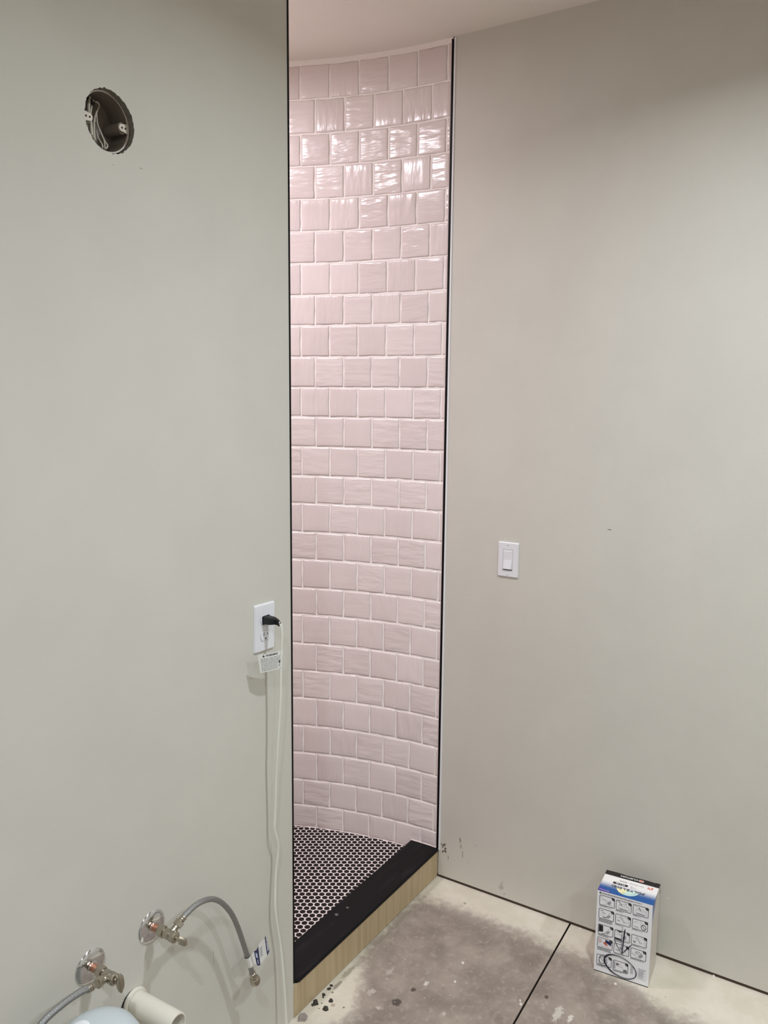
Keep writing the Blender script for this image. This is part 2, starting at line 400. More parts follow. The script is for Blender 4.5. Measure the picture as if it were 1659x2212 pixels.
def tube(pts, r, seg=12, flat=None, uvs=False):
    bm = bmesh.new(); add_tube(bm, pts, r, seg, flat, uv=bm.loops.layers.uv.new('UVMap') if uvs else None); return bm

def add_poly(bm, pts, mi=0):
    f = bm.faces.new([bm.verts.new(p) for p in pts]); f.material_index = mi; return f

def add_ribbon(bm, pts, w, to3, mi=0, closed=False):
    """flat inked line: pts 2D, to3 maps (u,v) to 3D."""
    P = [Vector(p) for p in pts]; n = len(P); L = []; R = []
    ww = w if isinstance(w, (list, tuple)) else [w] * n
    for i in range(n):
        a = P[(i - 1) % n] if closed else P[max(i - 1, 0)]; b = P[(i + 1) % n] if closed else P[min(i + 1, n - 1)]
        t = (b - a)
        if t.length < 1e-9: t = Vector((1, 0))
        t.normalize(); q = Vector((-t.y, t.x)) * ww[i] / 2
        L.append(bm.verts.new(to3(*(P[i] + q)))); R.append(bm.verts.new(to3(*(P[i] - q))))
    for i in range(n if closed else n - 1):
        j = (i + 1) % n
        bm.faces.new((L[i], R[i], R[j], L[j])).material_index = mi

def rrect(cx, cy, w, h, r, n=4):
    out = []
    for (sx, sy, a0) in ((1, 1, 0), (-1, 1, 90), (-1, -1, 180), (1, -1, 270)):
        for k in range(n + 1):
            a = math.radians(a0 + 90 * k / n)
            out.append((cx + sx * (w / 2 - r) + r * math.cos(a), cy + sy * (h / 2 - r) + r * math.sin(a)))
    return out

def text_bm(txt, size, bm, mtx, mi=0, bold=0.0, sx=1.0, align='CENTER'):
    cu_ = bpy.data.curves.new('lettering', 'FONT'); cu_.body = txt; cu_.size = size; cu_.align_x = align; cu_.align_y = 'CENTER'; cu_.offset = bold; cu_.resolution_u = 3
    o = bpy.data.objects.new('lettering', cu_); COL.objects.link(o)
    dg = bpy.context.evaluated_depsgraph_get(); dg.update()
    me = bpy.data.meshes.new_from_object(o.evaluated_get(dg))
    me.transform(mtx @ Matrix.Diagonal((sx, 1, 1, 1)))
    t = bmesh.new(); t.from_mesh(me)
    vm = {v: bm.verts.new(v.co) for v in t.verts}
    for f in t.faces:
        try: bm.faces.new([vm[v] for v in f.verts]).material_index = mi
        except ValueError: pass
    t.free(); bpy.data.objects.remove(o); bpy.data.curves.remove(cu_); bpy.data.meshes.remove(me)

rnd = random.Random(7)
PI = math.pi

# ------------------------------------------------------------------ room shell
HC = 2.74
def struct(o): return tag(o, kind='structure')

# floor in two pours with an open joint between them
bm = bmesh.new()
jn = lambda x: -0.4839 + 0.0215 * x / 0.5            # joint line, a little off square
jw = 0.0028; X0, X1 = -4.2, 0.06
for s, y_far in ((1, 1.5), (-1, -3.45)):
    a = [(X0, jn(X0) + s * jw), (X1, jn(X1) + s * jw), (X1, y_far), (X0, y_far)]
    add_poly(bm, [(x, y, 0) for x, y in a])
    add_poly(bm, [(X0, jn(X0) + s * jw, 0), (X1, jn(X1) + s * jw, 0), (X1, jn(X1) + s * jw, -0.02), (X0, jn(X0) + s * jw, -0.02)], 1)
add_poly(bm, [(X0, jn(X0) - jw, -0.02), (X1, jn(X1) - jw, -0.02), (X1, jn(X1) + jw, -0.02), (X0, jn(X0) + jw, -0.02)], 1)
struct(obj('floor', bm, [M['floor'], M['sill']]))
struct(obj('ceiling', box(-4.2, 0.06, -3.45, 1.45, HC, HC + 0.05), M['ceiling']))

# left partition, with the ragged round cut-out for the lamp box
XE = -0.7955; TH = 0.115; HXc, HZc = -1.305, 2.149
bm = bmesh.new()
N = 72; ring = []
for i in range(N):
    a = 2 * PI * i / N
    r = 0.0548 + 0.0008 * math.sin(3 * a + 1) + rnd.uniform(-0.0010, 0.0010) + (0.0012 if i % 5 == 0 else 0)
    ring.append((HXc + r * math.cos(a), HZc + r * 1.0 * math.sin(a)))
sq = []
h = 0.09
for i in range(N):
    a = 2 * PI * i / N; c, s = math.cos(a), math.sin(a); k = h / max(abs(c), abs(s)); sq.append((HXc + k * c, HZc + k * s))
V1 = [bm.verts.new((x, 0, z)) for x, z in ring]; V2 = [bm.verts.new((x, 0, z)) for x, z in sq]
V3 = [bm.verts.new((HXc + (x - HXc) * 1.02 + rnd.uniform(-.0008, .0008), 0.0135, HZc + (z - HZc) * 1.02)) for x, z in ring]
for i in range(N):
    j = (i + 1) % N
    bm.faces.new((V1[i], V1[j], V2[j], V2[i])); bm.faces.new((V1[i], V3[i], V3[j], V1[j])).material_index = 1
xa, xb, za, zb = HXc - h, HXc + h, HZc - h, HZc + h
XL = -4.2
for r in ((XL, XE, 0, za), (XL, xa, za, zb), (xb, XE, za, zb), (XL, XE, zb, HC)):
    add_poly(bm, [(r[0], 0, r[2]), (r[1], 0, r[2]), (r[1], 0, r[3]), (r[0], 0, r[3])])
add_poly(bm, [(XE, 0, 0), (XE, TH, 0), (XE, TH, HC), (XE, 0, HC)]); add_poly(bm, [(XL, TH, 0), (XE, TH, 0), (XE, TH, HC), (XL, TH, HC)])
add_poly(bm, [(XL, 0, 0), (XL, TH, 0), (XL, TH, HC), (XL, 0, HC)])
wall_left = struct(obj('wall_left', bm, [M['wall_l'], M['gypsum']], recalc=False))

# right wall hung just above the floor, dark sill plate showing in the slot
wall_right = struct(obj('wall_right', box(0, 0.0127, -3.45, -0.0050, 0.0090, HC), M['wall_r']))
obj('sill_plate', box(0.0008, 0.058, -3.45, 0.0, 0.0, 0.0088), M['sill'], wall_right)
obj('stud_back', box(0.0135, 0.058, -3.45, 0.0, 0.04, HC), M['sill'], wall_right)
struct(obj('wall_front', box(-4.2, 0.06, -3.5, -3.45, 0, HC), M['wall_o']))
struct(obj('wall_far', box(-4.25, -4.2, -3.45, 0.0, 0, HC), M['wall_o']))
# torn spot in the board beside the threshold
bm = bmesh.new()
r2 = random.Random(3)
for k in range(15):
    y = -0.0165 - r2.uniform(0, 0.019); z = 0.112 + r2.uniform(-.014, .018)
    add_lathe(bm, (0.0005, y, z), (-1, r2.uniform(-.4, .4), r2.uniform(-.4, .4)), [(r2.uniform(.0018, .004), 0), (r2.uniform(.0012, .003), .0018), (0, .003)], 5, mi=k % 2)
obj('torn_spot', bm, [M['mortar'], M['gypsum']], wall_right)

# trims at both tile edges, and the grey caulk line beside the right one
t1 = struct(obj('trim_1', box(XE - 0.0012, XE + 0.0042, -0.0015, 0.012, 0.103, HC, bevel=0.0006), M['black_trim']))
bm = box(-0.0030, 0.004, -0.0048, 0.0030, 0.1045, HC - 0.006, bevel=0.0008)
t2 = struct(obj('trim_2', bm, M['black_trim']))
obj('caulk_line', box(-0.0024, 0.003, -0.0114, -0.0050, 0.1, HC - 0.004, bevel=0.0007), M['caulk'], t2)
obj('grout_bead', box(-0.0012, 0.003, 0.0031, 0.0050, 0.1055, HC - 0.004), M['floor_grout'], t2)

# ------------------------------------------------------------------ curved shower wall with individual tiles
R0 = 1.35; CX = -R0                                  # tile face radius, centre at (CX, 0)
def arc(s, dr=0.0):
    th = s / R0; return (CX + (R0 + dr) * math.cos(th), (R0 + dr) * math.sin(th))
bm = bmesh.new(); GD = 0.0016
pts = [arc(0.0 + i * (R0 * PI / 2) / 40, GD) for i in range(41)] + [(-2.4, R0 + GD), (-2.4, TH)]
outp = [arc(0.0 + i * (R0 * PI / 2) / 40, 0.06) for i in range(41)] + [(-2.46, R0 + 0.06), (-2.46, TH)]
Z0 = 0.0
lo = [bm.verts.new((x, y, Z0)) for x, y in pts]; hi = [bm.verts.new((x, y, HC)) for x, y in pts]
lo2 = [bm.verts.new((x, y, Z0)) for x, y in outp]; hi2 = [bm.verts.new((x, y, HC)) for x, y in outp]
for i in range(len(pts) - 1):
    bm.faces.new((lo[i], lo[i + 1], hi[i + 1], hi[i])); bm.faces.new((lo2[i], hi2[i], hi2[i + 1], lo2[i + 1])); bm.faces.new((hi[i], hi[i + 1], hi2[i + 1], hi2[i]))
bm.faces.new((lo[0], hi[0], hi2[0], lo2[0]))
wall_back = struct(obj('wall_back', bm, M['grout'], smooth=False))

def tile_mesh(wd, ht, seed):
    """hand-cut tile, outer face towards -x local (into the shower), y along the wall, z up, centred."""
    r = random.Random(seed); n = 6
    ph = [r.uniform(0, 6.28) for _ in range(8)]; am = [r.uniform(0.4, 1.0) for _ in range(8)]
    tx, tz = r.uniform(-.005, .005), r.uniform(-.008, .008)
    def wob(t, k): return 0.0011 * am[k] * math.sin(9 * t + ph[k]) + 0.0006 * math.sin(23 * t + ph[(k + 3) % 8])
    bm = bmesh.new(); G = []
    us = [0, .05, .27, .5, .73, .95, 1]
    for i in range(n + 1):
        row = []
        for j in range(n + 1):
            a, b = us[i] - .5, us[j] - .5
            y = a * wd; z = b * ht
            if i in (0, n): y += wob(b, 0 if i == 0 else 1) * (1 if wd > .03 else .3)
            if j in (0, n): z += wob(a, 2 if j == 0 else 3)
            e = (i in (0, n)) + (j in (0, n))
            x = -y * y / (2 * 1.35) + 0.0008 * (1 if e else 0) + 0.0003 * (e > 1) + tx * y + tz * z + 0.00028 * r.uniform(-1, 1)
            row.append(bm.verts.new((x, y, z)))
        G.append(row)
    for i in range(n):
        for j in range(n): bm.faces.new((G[i][j], G[i + 1][j], G[i + 1][j + 1], G[i][j + 1]))
    rim = [G[i][0] for i in range(n)] + [G[n][j] for j in range(n)] + [G[i][n] for i in range(n, 0, -1)] + [G[0][j] for j in range(n, 0, -1)]
    bk = [bm.verts.new((0.0045, v.co.y, v.co.z)) for v in rim]
    for i in range(len(rim)):
        j = (i + 1) % len(rim); bm.faces.new((rim[i], bk[i], bk[j], rim[j]))
    bmesh.ops.recalc_face_normals(bm, faces=bm.faces)
    # open back: make sure the face looks along -x
    if sum(f.normal.x for f in bm.faces if len(f.verts) == 4) > 0: bmesh.ops.reverse_faces(bm, faces=bm.faces)
    return bm

_tiles = {}
def tile_data(wd, ht, var):
    key = (round(wd * 500), round(ht * 500), var)
    if key not in _tiles:
        b_ = tile_mesh(round(wd * 500) / 500, round(ht * 500) / 500, hash(key) % 9973)
        me = bpy.data.meshes.new('wall_tile'); b_.to_mesh(me); b_.free(); me.materials.append(M['tile'])
        for p in me.polygons: p.use_smooth = True
        _tiles[key] = me
    return _tiles[key]

ZR = [2.7255, 2.6186, 2.5113, 2.4097, 2.3050, 2.2026, 2.0997, 1.9943, 1.8943, 1.7900, 1.6875, 1.5862, 1.4838, 1.3821, 1.2843, 1.1829, 1.0855, .9814, .8839, .7781, .6765, .5740, .4683, .3656, .2598, .1613]
ZF = 0.075                                             # shower floor level
PIT = 0.1012; GH = 0.0026
rest = bmesh.new(); count = 0
rt = random.Random(11)
for k in range(len(ZR)):
    zt = ZR[k] - GH; zb = (ZR[k + 1] if k + 1 < len(ZR) else ZF + 0.0005) + GH
    off = 0.0172 if k % 2 == 0 else 0.0678
    off += rt.uniform(-.0015, .0015)
    edges = [0.0062 - GH] + [off + PIT * n for n in range(0, 22)]
    for s0, s1 in zip(edges, edges[1:]):
        a, b_ = s0 + GH * rt.uniform(.8, 1.1), s1 - GH * rt.uniform(.8, 1.1)
        if s1 > 2.11: continue
        zbb = zb
        if k == len(ZR) - 1 and (a + b_) / 2 < 0.104: zbb = 0.1085     # cut over the threshold
        ht = zt - zbb; sc = (a + b_) / 2
        x, y = arc(sc); th = sc / R0
        mtx = Matrix.Translation((x, y, (zt + zbb) / 2 + rt.uniform(-.0006, .0006))) @ Matrix.Rotation(th, 4, 'Z') @ Matrix.Rotation(rt.uniform(-.004, .004), 4, 'X')
        var = rt.randrange(7)
        if sc < 0.93 and count < 300:
            o = bpy.data.objects.new('wall_tile', tile_data(b_ - a, ht, var)); COL.objects.link(o)
            o.parent = wall_back; o.matrix_local = mtx; count += 1
        else:
            t = tile_mesh(b_ - a, ht, var); t.transform(mtx)
            vm = {v: rest.verts.new(v.co) for v in t.verts}
            for f in t.faces: rest.faces.new([vm[v] for v in f.verts]).smooth = True
            t.free()
o = obj('far_tiles', rest, M['tile'], wall_back, recalc=False); o['kind'] = 'stuff'

# ------------------------------------------------------------------ shower floor of black penny rounds
bm = bmesh.new()
fl = [arc(0.0 + i * (R0 * PI / 2) / 40, 0.001) for i in range(41)] + [(-2.399, R0), (-2.399, TH), (XE - 0.001, TH), (XE - 0.001, 0.03), (-0.0, 0.03)]
top = [bm.verts.new((x, y, ZF)) for x, y in fl]; bot = [bm.verts.new((x, y, 0.002)) for x, y in fl]
bm.faces.new(top)
for i in range(len(fl)):
    j = (i + 1) % len(fl); bm.faces.new((top[i], top[j], bot[j], bot[i]))
shower_floor = struct(obj('floor_shower', bm, M['floor_grout']))
E1 = Vector((0.539, -0.842, 0)) * 0.02112; E2 = Vector((-0.842, -0.539, 0)) * 0.01835 + E1 * 0.5; PP = Vector((-0.2405, 0.4291, 0))
C0 = Vector((-2.36848, -1.27198, 1.66224))
def penny_verts(c, seg=14):
    """outline clipped by the curved wall and by the threshold"""
    out = []
    for i in range(seg):
        a = 2 * PI * i / seg; x = c.x + 0.0090 * math.cos(a); y = c.y + 0.0090 * math.sin(a)
        d = math.hypot(x - CX, y)
        if d > R0 - 0.003: x = CX + (x - CX) * (R0 - 0.003) / d; y = y * (R0 - 0.003) / d
        out.append((x, max(y, 0.1042)))
    return out
def penny_bm(bm, out, cx, cy):
    a = [bm.verts.new((x - cx, y - cy, -0.0005)) for x, y in out]; mx = sum(x for x, y in out) / len(out); my = sum(y for x, y in out) / len(out)
    b_ = [bm.verts.new((x - cx, y - cy, 0.0007)) for x, y in out]
    c_ = [bm.verts.new((mx + (x - mx) * 0.86 - cx, my + (y - my) * 0.86 - cy, 0.0013)) for x, y in out]
    n = len(out)
    for i in range(n):
        j = (i + 1) % n
        bm.faces.new((a[i], a[j], b_[j], b_[i])); bm.faces.new((b_[i], b_[j], c_[j], c_[i])).smooth = True
    bm.faces.new(c_)
t = bmesh.new(); penny_bm(t, [(0.0090 * math.cos(2 * PI * i / 14), 0.0090 * math.sin(2 * PI * i / 14)) for i in range(14)], 0, 0)
penny_me = bpy.data.meshes.new('penny_tile'); t.to_mesh(penny_me); t.free(); penny_me.materials.append(M['penny'])
cand = []
for j in range(-60, 70):
    for i in range(-70, 80):
        c = PP + E1 * i + E2 * j
        if c.y < 0.099 or c.x < -1.05 or c.y > 1.2: continue
        if math.hypot(c.x - CX, c.y) > R0 + 0.004: continue
        if c.x < XE and c.y < TH + 0.012: continue
        whole = c.y > 0.1126 and math.hypot(c.x - CX, c.y) < R0 - 0.0115
        d = Vector((c.x, c.y, ZF)) - C0
        tt = (0 - C0.y) / d.y; seen = (C0.x + d.x * tt > XE) and (c.y > 0.112)
        cand.append((not seen, d.length, c, whole))
cand.sort(key=lambda t: (t[0], t[1]))
rest = bmesh.new(); n_ind = 0
for hid, dist, c, whole in cand:
    if not hid and whole and n_ind < 300:
        o = bpy.data.objects.new('penny_tile', penny_me); COL.objects.link(o); o.parent = shower_floor
        o.location = (c.x + rt.uniform(-.0004, .0004), c.y + rt.uniform(-.0004, .0004), ZF); n_ind += 1
    else:
        out = penny_verts(c)
        if max(x for x, y in out) - min(x for x, y in out) < .003 or max(y for x, y in out) - min(y for x, y in out) < .003: continue
        t = bmesh.new(); penny_bm(t, out, 0, 0)
        vm = {v: rest.verts.new((v.co.x, v.co.y, v.co.z + ZF)) for v in t.verts}
        for f in t.faces: rest.faces.new([vm[v] for v in f.verts])
        t.free()
o = obj('far_penny_tiles', rest, M['penny'], shower_floor); o['kind'] = 'stuff'

# ------------------------------------------------------------------ curb
curb = thing('shower_curb', 'low shower curb with black stone cap and tan board front', 'curb', (XE / 2, 0.05, 0))
ZC = 0.1045
bm = bmesh.new()                                       # cap: chamfered front edge, chipped left end
xs = [XE + 0.0045, XE + 0.009, XE + 0.013, XE + 0.02] + [XE + 0.02 + (0.775 * i / 8) for i in range(1, 8)] + [-0.0008]
prof = lambda x: [(-0.0030, ZC - 0.0098), (-0.0050, ZC - 0.0085), (-0.0050, ZC - 0.0038), (-0.0022, ZC), (0.1025, ZC), (0.1025, ZC - 0.0098)]
rings = []
for i, x in enumerate(xs):
    row = []
    for (y, z) in prof(x):
        if i < 3 and y < 0.0: y = [0.016, 0.0085, 0.001][i] + (y + .003) * .3; z -= [0.0022, 0.0012, 0][i] if z > ZC - 0.003 else 0
        xx = x
        if i == len(xs) - 1 and y > 0.01: xx = arc(y)[0] - 0.0012
        row.append(bm.verts.new((xx, y, z)))
    rings.append(row)
for a, b_ in zip(rings, rings[1:]):
    for i in range(6):
        j = (i + 1) % 6; bm.faces.new((a[i], a[j], b_[j], b_[i]))
bm.faces.new(rings[0]); bm.faces.new(rings[-1])
obj('stone_cap', bm, M['stone'], curb)
obj('riser_board', box(XE - 0.0005, -0.3405, -0.0022, 0.012, 0.0026, 0.0945, bevel=0.0005), M['wood'], curb)
obj('riser_board', box(-0.3397, -0.0008, -0.0022, 0.012, 0.0026, 0.0945, bevel=0.0005), M['wood'], curb)
obj('mortar_core', box(XE + 0.0008, -0.0030, 0.0125, 0.029, 0.0, 0.0944), M['sill'], curb)  # front core coloured dark so the gap under the boards reads as shade
obj('mortar_core', box(XE + 0.0008, -0.006, 0.029, 0.1005, 0.0755, 0.0944), M['floor_grout'], curb)
bm = bmesh.new()                                       # pale caulk line where cap meets tile
pp = [arc(s, -0.0008) for s in (0.004, 0.03, 0.06, 0.09, 0.104)]
add_tube(bm, [(x, y, ZC + 0.0012) for x, y in pp], 0.002, 6)
obj('caulk_bead', bm, M['floor_grout'], curb)
for (x, y, r, lab) in ((-.449, .067, .0048, 'smaller grey hardened drop on the black curb cap, farther from the partition'), (-.495, .075, .0064, 'larger grey hardened drop on the black curb cap, nearer the partition')):
    bm = lathe((x, y, ZC), (0, 0, 1), [(r, 0), (r * .95, .0008), (r * .6, .0017), (0, .002)], 10, scale=(1, .85))
    tag(obj('hardened_drop', bm, M['resin'], smooth=True), lab, 'drop', 'hardened drops on the curb cap')

# ------------------------------------------------------------------ round lamp box in the partition
jb = thing('junction_box', 'round grey electrical box set into ragged hole high on left wall', 'electrical box', (-1.300, 0.02, 2.152))
RB = 0.0515; bc = (-1.300, 0.017, 2.152)
bm = bmesh.new()
add_lathe(bm, bc, (0, 1, 0), [(RB, 0), (RB, .046), (0, .046)], 48, cap=False)
add_lathe(bm, bc, (0, 1, 0), [(RB + .0018, 0), (RB + .0018, .048), (0, .048)], 48, cap=False)
obj('box_shell', bm, M['box_shell'], jb, smooth=True)
bm = bmesh.new()
add_lathe(bm, bc, (0, 1, 0), [(RB - .0006, 0.002), (RB - .0006, -.0006), (RB + .0022, -.0006), (RB + .0022, 0.002)], 48, cap=False)
obj('box_rim', bm, M['box_rim'], jb, smooth=True)
for sgn in (1, -1):
    bm = bmesh.new()                                   # mounting ear with two holes
    px = bc[0] + sgn * RB * 0.98; pz = bc[2] + (-0.0005 if sgn > 0 else -.001)
    out = [(px, pz + .0085)] + [(px - sgn * .0145 - sgn * .0065 * math.sin(a), pz + .0065 * math.cos(a)) for a in [PI * i / 8 for i in range(9)]] + [(px, pz - .0085)]
    f = [bm.verts.new((x, bc[1] - .001, z)) for x, z in out]; g = [bm.verts.new((x, bc[1] + .002, z)) for x, z in out]
    bm.faces.new(f); bm.faces.new(g)
    for i in range(len(out)):
        j = (i + 1) % len(out); bm.faces.new((f[i], f[j], g[j], g[i]))
    ear = obj('mounting_ear', bm, M['box_rim'], jb)
    bm = bmesh.new()
    for q in (.0065, .0145):
        add_lathe(bm, (px - sgn * q, bc[1] - .0012, pz), (0, -1, 0), [(.0019, 0), (.0019, .0003)], 10)
    obj('screw_hole', bm, M['slot'], ear)
    obj('screw_post', lathe((px - sgn * .011, bc[1] + .003, pz), (0, 1, 0), [(.0105, 0), (.0105, .040)], 14), M['box_shell'], jb, smooth=True)
wires = [[(-1.3074, 0.05, 2.1983), (-1.3187, 0.04, 2.1727), (-1.3234, 0.03, 2.1482), (-1.3293, 0.02, 2.121)],
 [(-1.2996, 0.05, 2.1960), (-1.3091, 0.045, 2.1761), (-1.3149, 0.04, 2.1607), (-1.3218, 0.03, 2.1357), (-1.3272, 0.02, 2.1189)],
 [(-1.2965, 0.05, 2.1934), (-1.2897, 0.05, 2.1944), (-1.2867, 0.05, 2.1885), (-1.297, 0.045, 2.1743), (-1.3062, 0.04, 2.1587), (-1.3162, 0.03, 2.1371), (-1.3246, 0.018, 2.1141)],
 [(-1.2931, 0.05, 2.1727), (-1.2957, 0.045, 2.1535), (-1.2957, 0.035, 2.1344), (-1.2935, 0.03, 2.1228), (-1.2937, 0.022, 2.1129), (-1.3012, 0.019, 2.105)],
 [(-1.2997, 0.045, 2.1411), (-1.3028, 0.035, 2.1256), (-1.3036, 0.025, 2.1130), (-1.3079, 0.019, 2.1052)], [(-1.2981, 0.05, 2.1625), (-1.2916, 0.045, 2.1458), (-1.2946, 0.03, 2.1225), (-1.3018, 0.020, 2.106)]]
wt = thing('wire_bundle', 'loose pale wires hanging inside the round electrical box', 'wires', (-1.305, 0.035, 2.15))
for i, p in enumerate(wires):
    obj('wire', tube(smooth_path(p, 6), (.0028, .0018, .0016, .0014, .0014, .0012)[i], 8), M['wire'], wt, smooth=True)
obj('wire_splice', tube([(-1.311, .051, 2.196), (-1.307, .047, 2.190), (-1.302, .045, 2.186)], .0035, 8), M['black_rub'], wt, smooth=True)

# ------------------------------------------------------------------ outlet, plug, cord, tag
oc = (-0.9003, 0.0, 1.1095); tilt = math.radians(1.6)
def plate_bm(cx, cz, wd, ht, th, edge):
    bm = bmesh.new()
    o_ = rrect(0, 0, wd, ht, .003, 3); i_ = rrect(0, 0, wd - 2 * edge, ht - 2 * edge, .003, 3)
    A = [bm.verts.new((x, 0, z)) for x, z in o_]; B = [bm.verts.new((x, -th * .35, z)) for x, z in o_]; C_ = [bm.verts.new((x, -th, z)) for x, z in i_]
    n = len(A)
    for a, b_ in ((A, B), (B, C_)):
        for i in range(n):
            j = (i + 1) % n; bm.faces.new((a[i], a[j], b_[j], b_[i]))
    bm.faces.new(C_); bm.faces.new(A)
    return bm
RT = Matrix.Translation(oc) @ Matrix.Rotation(tilt, 4, 'Y')
outlet = thing('wall_outlet', 'white duplex outlet with oversized plate on left wall by shower edge', 'outlet', oc)
bm = plate_bm(0, 0, .0725, .1165, .0055, .003); bm.transform(RT); obj('cover_plate', bm, M['plate'], outlet)
for zc in (.0195, -.0195):
    bm = bmesh.new()
    out = [(x, max(-.0122, min(.0122, z))) for x, z in [(.0172 * math.cos(2 * PI * i / 28), .0172 * math.sin(2 * PI * i / 28)) for i in range(28)]]
    a = [bm.verts.new((x, -.005, z + zc)) for x, z in out]; b_ = [bm.verts.new((x * .97, -.0072, z * .97 + zc)) for x, z in out]
    for i in range(28):
        j = (i + 1) % 28; bm.faces.new((a[i], a[j], b_[j], b_[i]))
    bm.faces.new(b_); bm.transform(RT); rc = obj('receptacle', bm, M['plate'], outlet, smooth=False)
    for (x, z, sx, sz) in ((-.0064, .004, .0008, .0046), (.0064, .004, .0008, .0036), (0, -.0072, .0021, .0022)):
        bm = box(x - sx, x + sx, -.0074, -.0070, zc + z - sz, zc + z + sz); bm.transform(RT); obj('slot', bm, M['slot'], rc)
    # thin seam round the receptacle
    bm = bmesh.new(); add_ribbon(bm, [(x * 1.04, z * 1.05 + zc) for x, z in out], .0007, lambda u, v: (u, -.0056, v), closed=True); bm.transform(RT); obj('seam', bm, M['ink_pale'], outlet)

CORD = [(-0.902, -0.0497, 1.1286), (-0.9001, -0.054, 1.122), (-0.8965, -0.054, 1.0975), (-0.8955, -0.051, 1.0649), (-0.8945, -0.048, 1.0184), (-0.8944, -0.046, 0.9488), (-0.8951, -0.042, 0.8853), (-0.898, -0.037, 0.8004), (-0.8966, -0.031, 0.7328), (-0.8951, -0.026, 0.6438), (-0.8961, -0.024, 0.6023), (-0.8887, -0.024, 0.5743), (-0.8807, -0.023, 0.5467), (-0.8819, -0.019, 0.5013), (-0.8856, -0.017, 0.4575), (-0.8909, -0.02, 0.3822), (-0.8837, -0.021, 0.3264), (-0.8741, -0.022, 0.2673), (-0.8701, -0.027, 0.1877), (-0.8685, -0.031, 0.1085), (-0.8694, -0.035, 0.0462), (-0.8751, -0.04, 0.0061), (-0.90, -.07, .004), (-0.96, -.10, .004), (-1.06, -.12, .004)]
pc = thing('power_cord', 'white two-wire cord with black plug and warning tag hanging from outlet', 'cord', (-0.9003, -0.03, 1.128))
bm = bmesh.new()                                       # plug: block, shoulders, ribbed strain relief bending down
def plug_ring(y, w_, h_, z): return [(x + oc[0], y, zz + z) for x, zz in rrect(0, 0, w_, h_, .0025, 2)]
secs = [(-.0066, .026, .0205, 1.1289), (-.0095, .0262, .0208, 1.1289), (-.0097, .024, .0185, 1.1289), (-.026, .0215, .0172, 1.1290), (-.036, .0165, .0145, 1.1292), (-.0375, .0125, .0118, 1.1291)]
rr = [[bm.verts.new(p) for p in plug_ring(*s)] for s in secs]
for a, b_ in zip(rr, rr[1:]):
    for i in range(len(a)):
        j = (i + 1) % len(a); bm.faces.new((a[i], a[j], b_[j], b_[i]))
bm.faces.new(rr[0]); bm.faces.new(rr[-1])
plug = obj('plug', bm, M['plug'], pc, smooth=True)
bm = bmesh.new()
for k in range(4):
    y = -.0385 - .0034 * k; zz = 1.1288 - .0009 * k * k * .5
    add_box(bm, oc[0] - .0062 + k * .0005, oc[0] + .0062 - k * .0005, y - .0021, y, zz - .0062 + k * .0004, zz + .0062 - k * .0006, bevel=.0005)
add_tube(bm, [(oc[0], -.037, 1.129), (oc[0], -.046, 1.128), (oc[0] - .001, -.0525, 1.1245)], .0042, 8)
obj('strain_relief', bm, M['plug'], plug)
bm = bmesh.new(); cp = smooth_path(CORD, 5); cp[0] = Vector((oc[0], -.050, 1.1265))
for sgn in (1, -1):                                    # two moulded conductors side by side
    pts_ = []
    for i, p in enumerate(cp):
        t = (cp[min(i + 1, len(cp) - 1)] - cp[max(i - 1, 0)]).normalized(); u = t.cross(Vector((0, -1, 0.02))); u = u.normalized() if u.length > .05 else Vector((1, 0, 0))
        pts_.append(p + u * .00165 * sgn)
    add_tube(bm, pts_, .00185, 8)
obj('cord', bm, M['cord'], pc, smooth=True)
TAG = [(-0.9635, -0.036, 1.0633), (-0.8909, -0.050, 1.059), (-0.8954, -0.049, 1.0165), (-0.9532, -0.034, 1.0164)]
tg = [Vector(p) for p in TAG]
def on_tag(u, v, n=0.0):                               # u 0..1 left-right, v 0..1 top-bottom; sheet bows a little
    p = (tg[0] * (1 - u) + tg[1] * u) * (1 - v) + (tg[3] * (1 - u) + tg[2] * u) * v
    return (p.x, p.y - 0.004 * math.sin(PI * u) - n, p.z)
bm = bmesh.new(); NU = 8
for n_, rev in ((0, 0), (-.0004, 1)):
    g = [[bm.verts.new(on_tag(i / NU, j / 2, n_)) for j in range(3)] for i in range(NU + 1)]
    for i in range(NU):
        for j in range(2): bm.faces.new((g[i][j], g[i + 1][j], g[i + 1][j + 1], g[i][j + 1]))
wtag = obj('warning_tag', bm, M['tag_white'], pc, recalc=False)
bm = bmesh.new()
# WARNING heading with its triangle, then rows of small print
text_bm('WARNING', 1.0, bm, Matrix.Identity(4), bold=0.02)
xs_ = [v.co.x for v in bm.verts]; ys_ = [v.co.y for v in bm.verts]; x0, x1, y0, y1 = min(xs_), max(xs_), min(ys_), max(ys_)
for v in bm.verts: v.co = on_tag(.27 + .50 * (v.co.x - x0) / (x1 - x0), .16 - .11 * (v.co.y - y0) / (y1 - y0), .0005)
add_poly(bm, [on_tag(.15, .17, .0005), on_tag(.235, .16, .0005), on_tag(.19, .04, .0005)])
to3 = lambda u, v: on_tag(u, v, .0005)
a0 = [(.90 + .045 * math.cos(2 * PI * i / 14), .60 + .075 * math.sin(2 * PI * i / 14)) for i in range(14)]
add_ribbon(bm, a0, .03, to3, closed=True)
add_ribbon(bm, [(.90, .56), (.90, .65)], .03, to3)
obj('tag_lettering', bm, M['ink'], wtag)
bm = bmesh.new(); rp = random.Random(5)
for row in range(10):
    v = .26 + row * .072; u = .08
    while u < (.80 if row > 4 else .90):
        l = rp.uniform(.03, .09)
        add_ribbon(bm, [(u, v), (min(u + l, .9), v)], .022, to3); u += l + rp.uniform(.012, .03)
add_ribbon(bm, [(.85, .76), (.95, .75)], .04, to3); add_ribbon(bm, [(.85, .84), (.93, .83)], .04, to3)
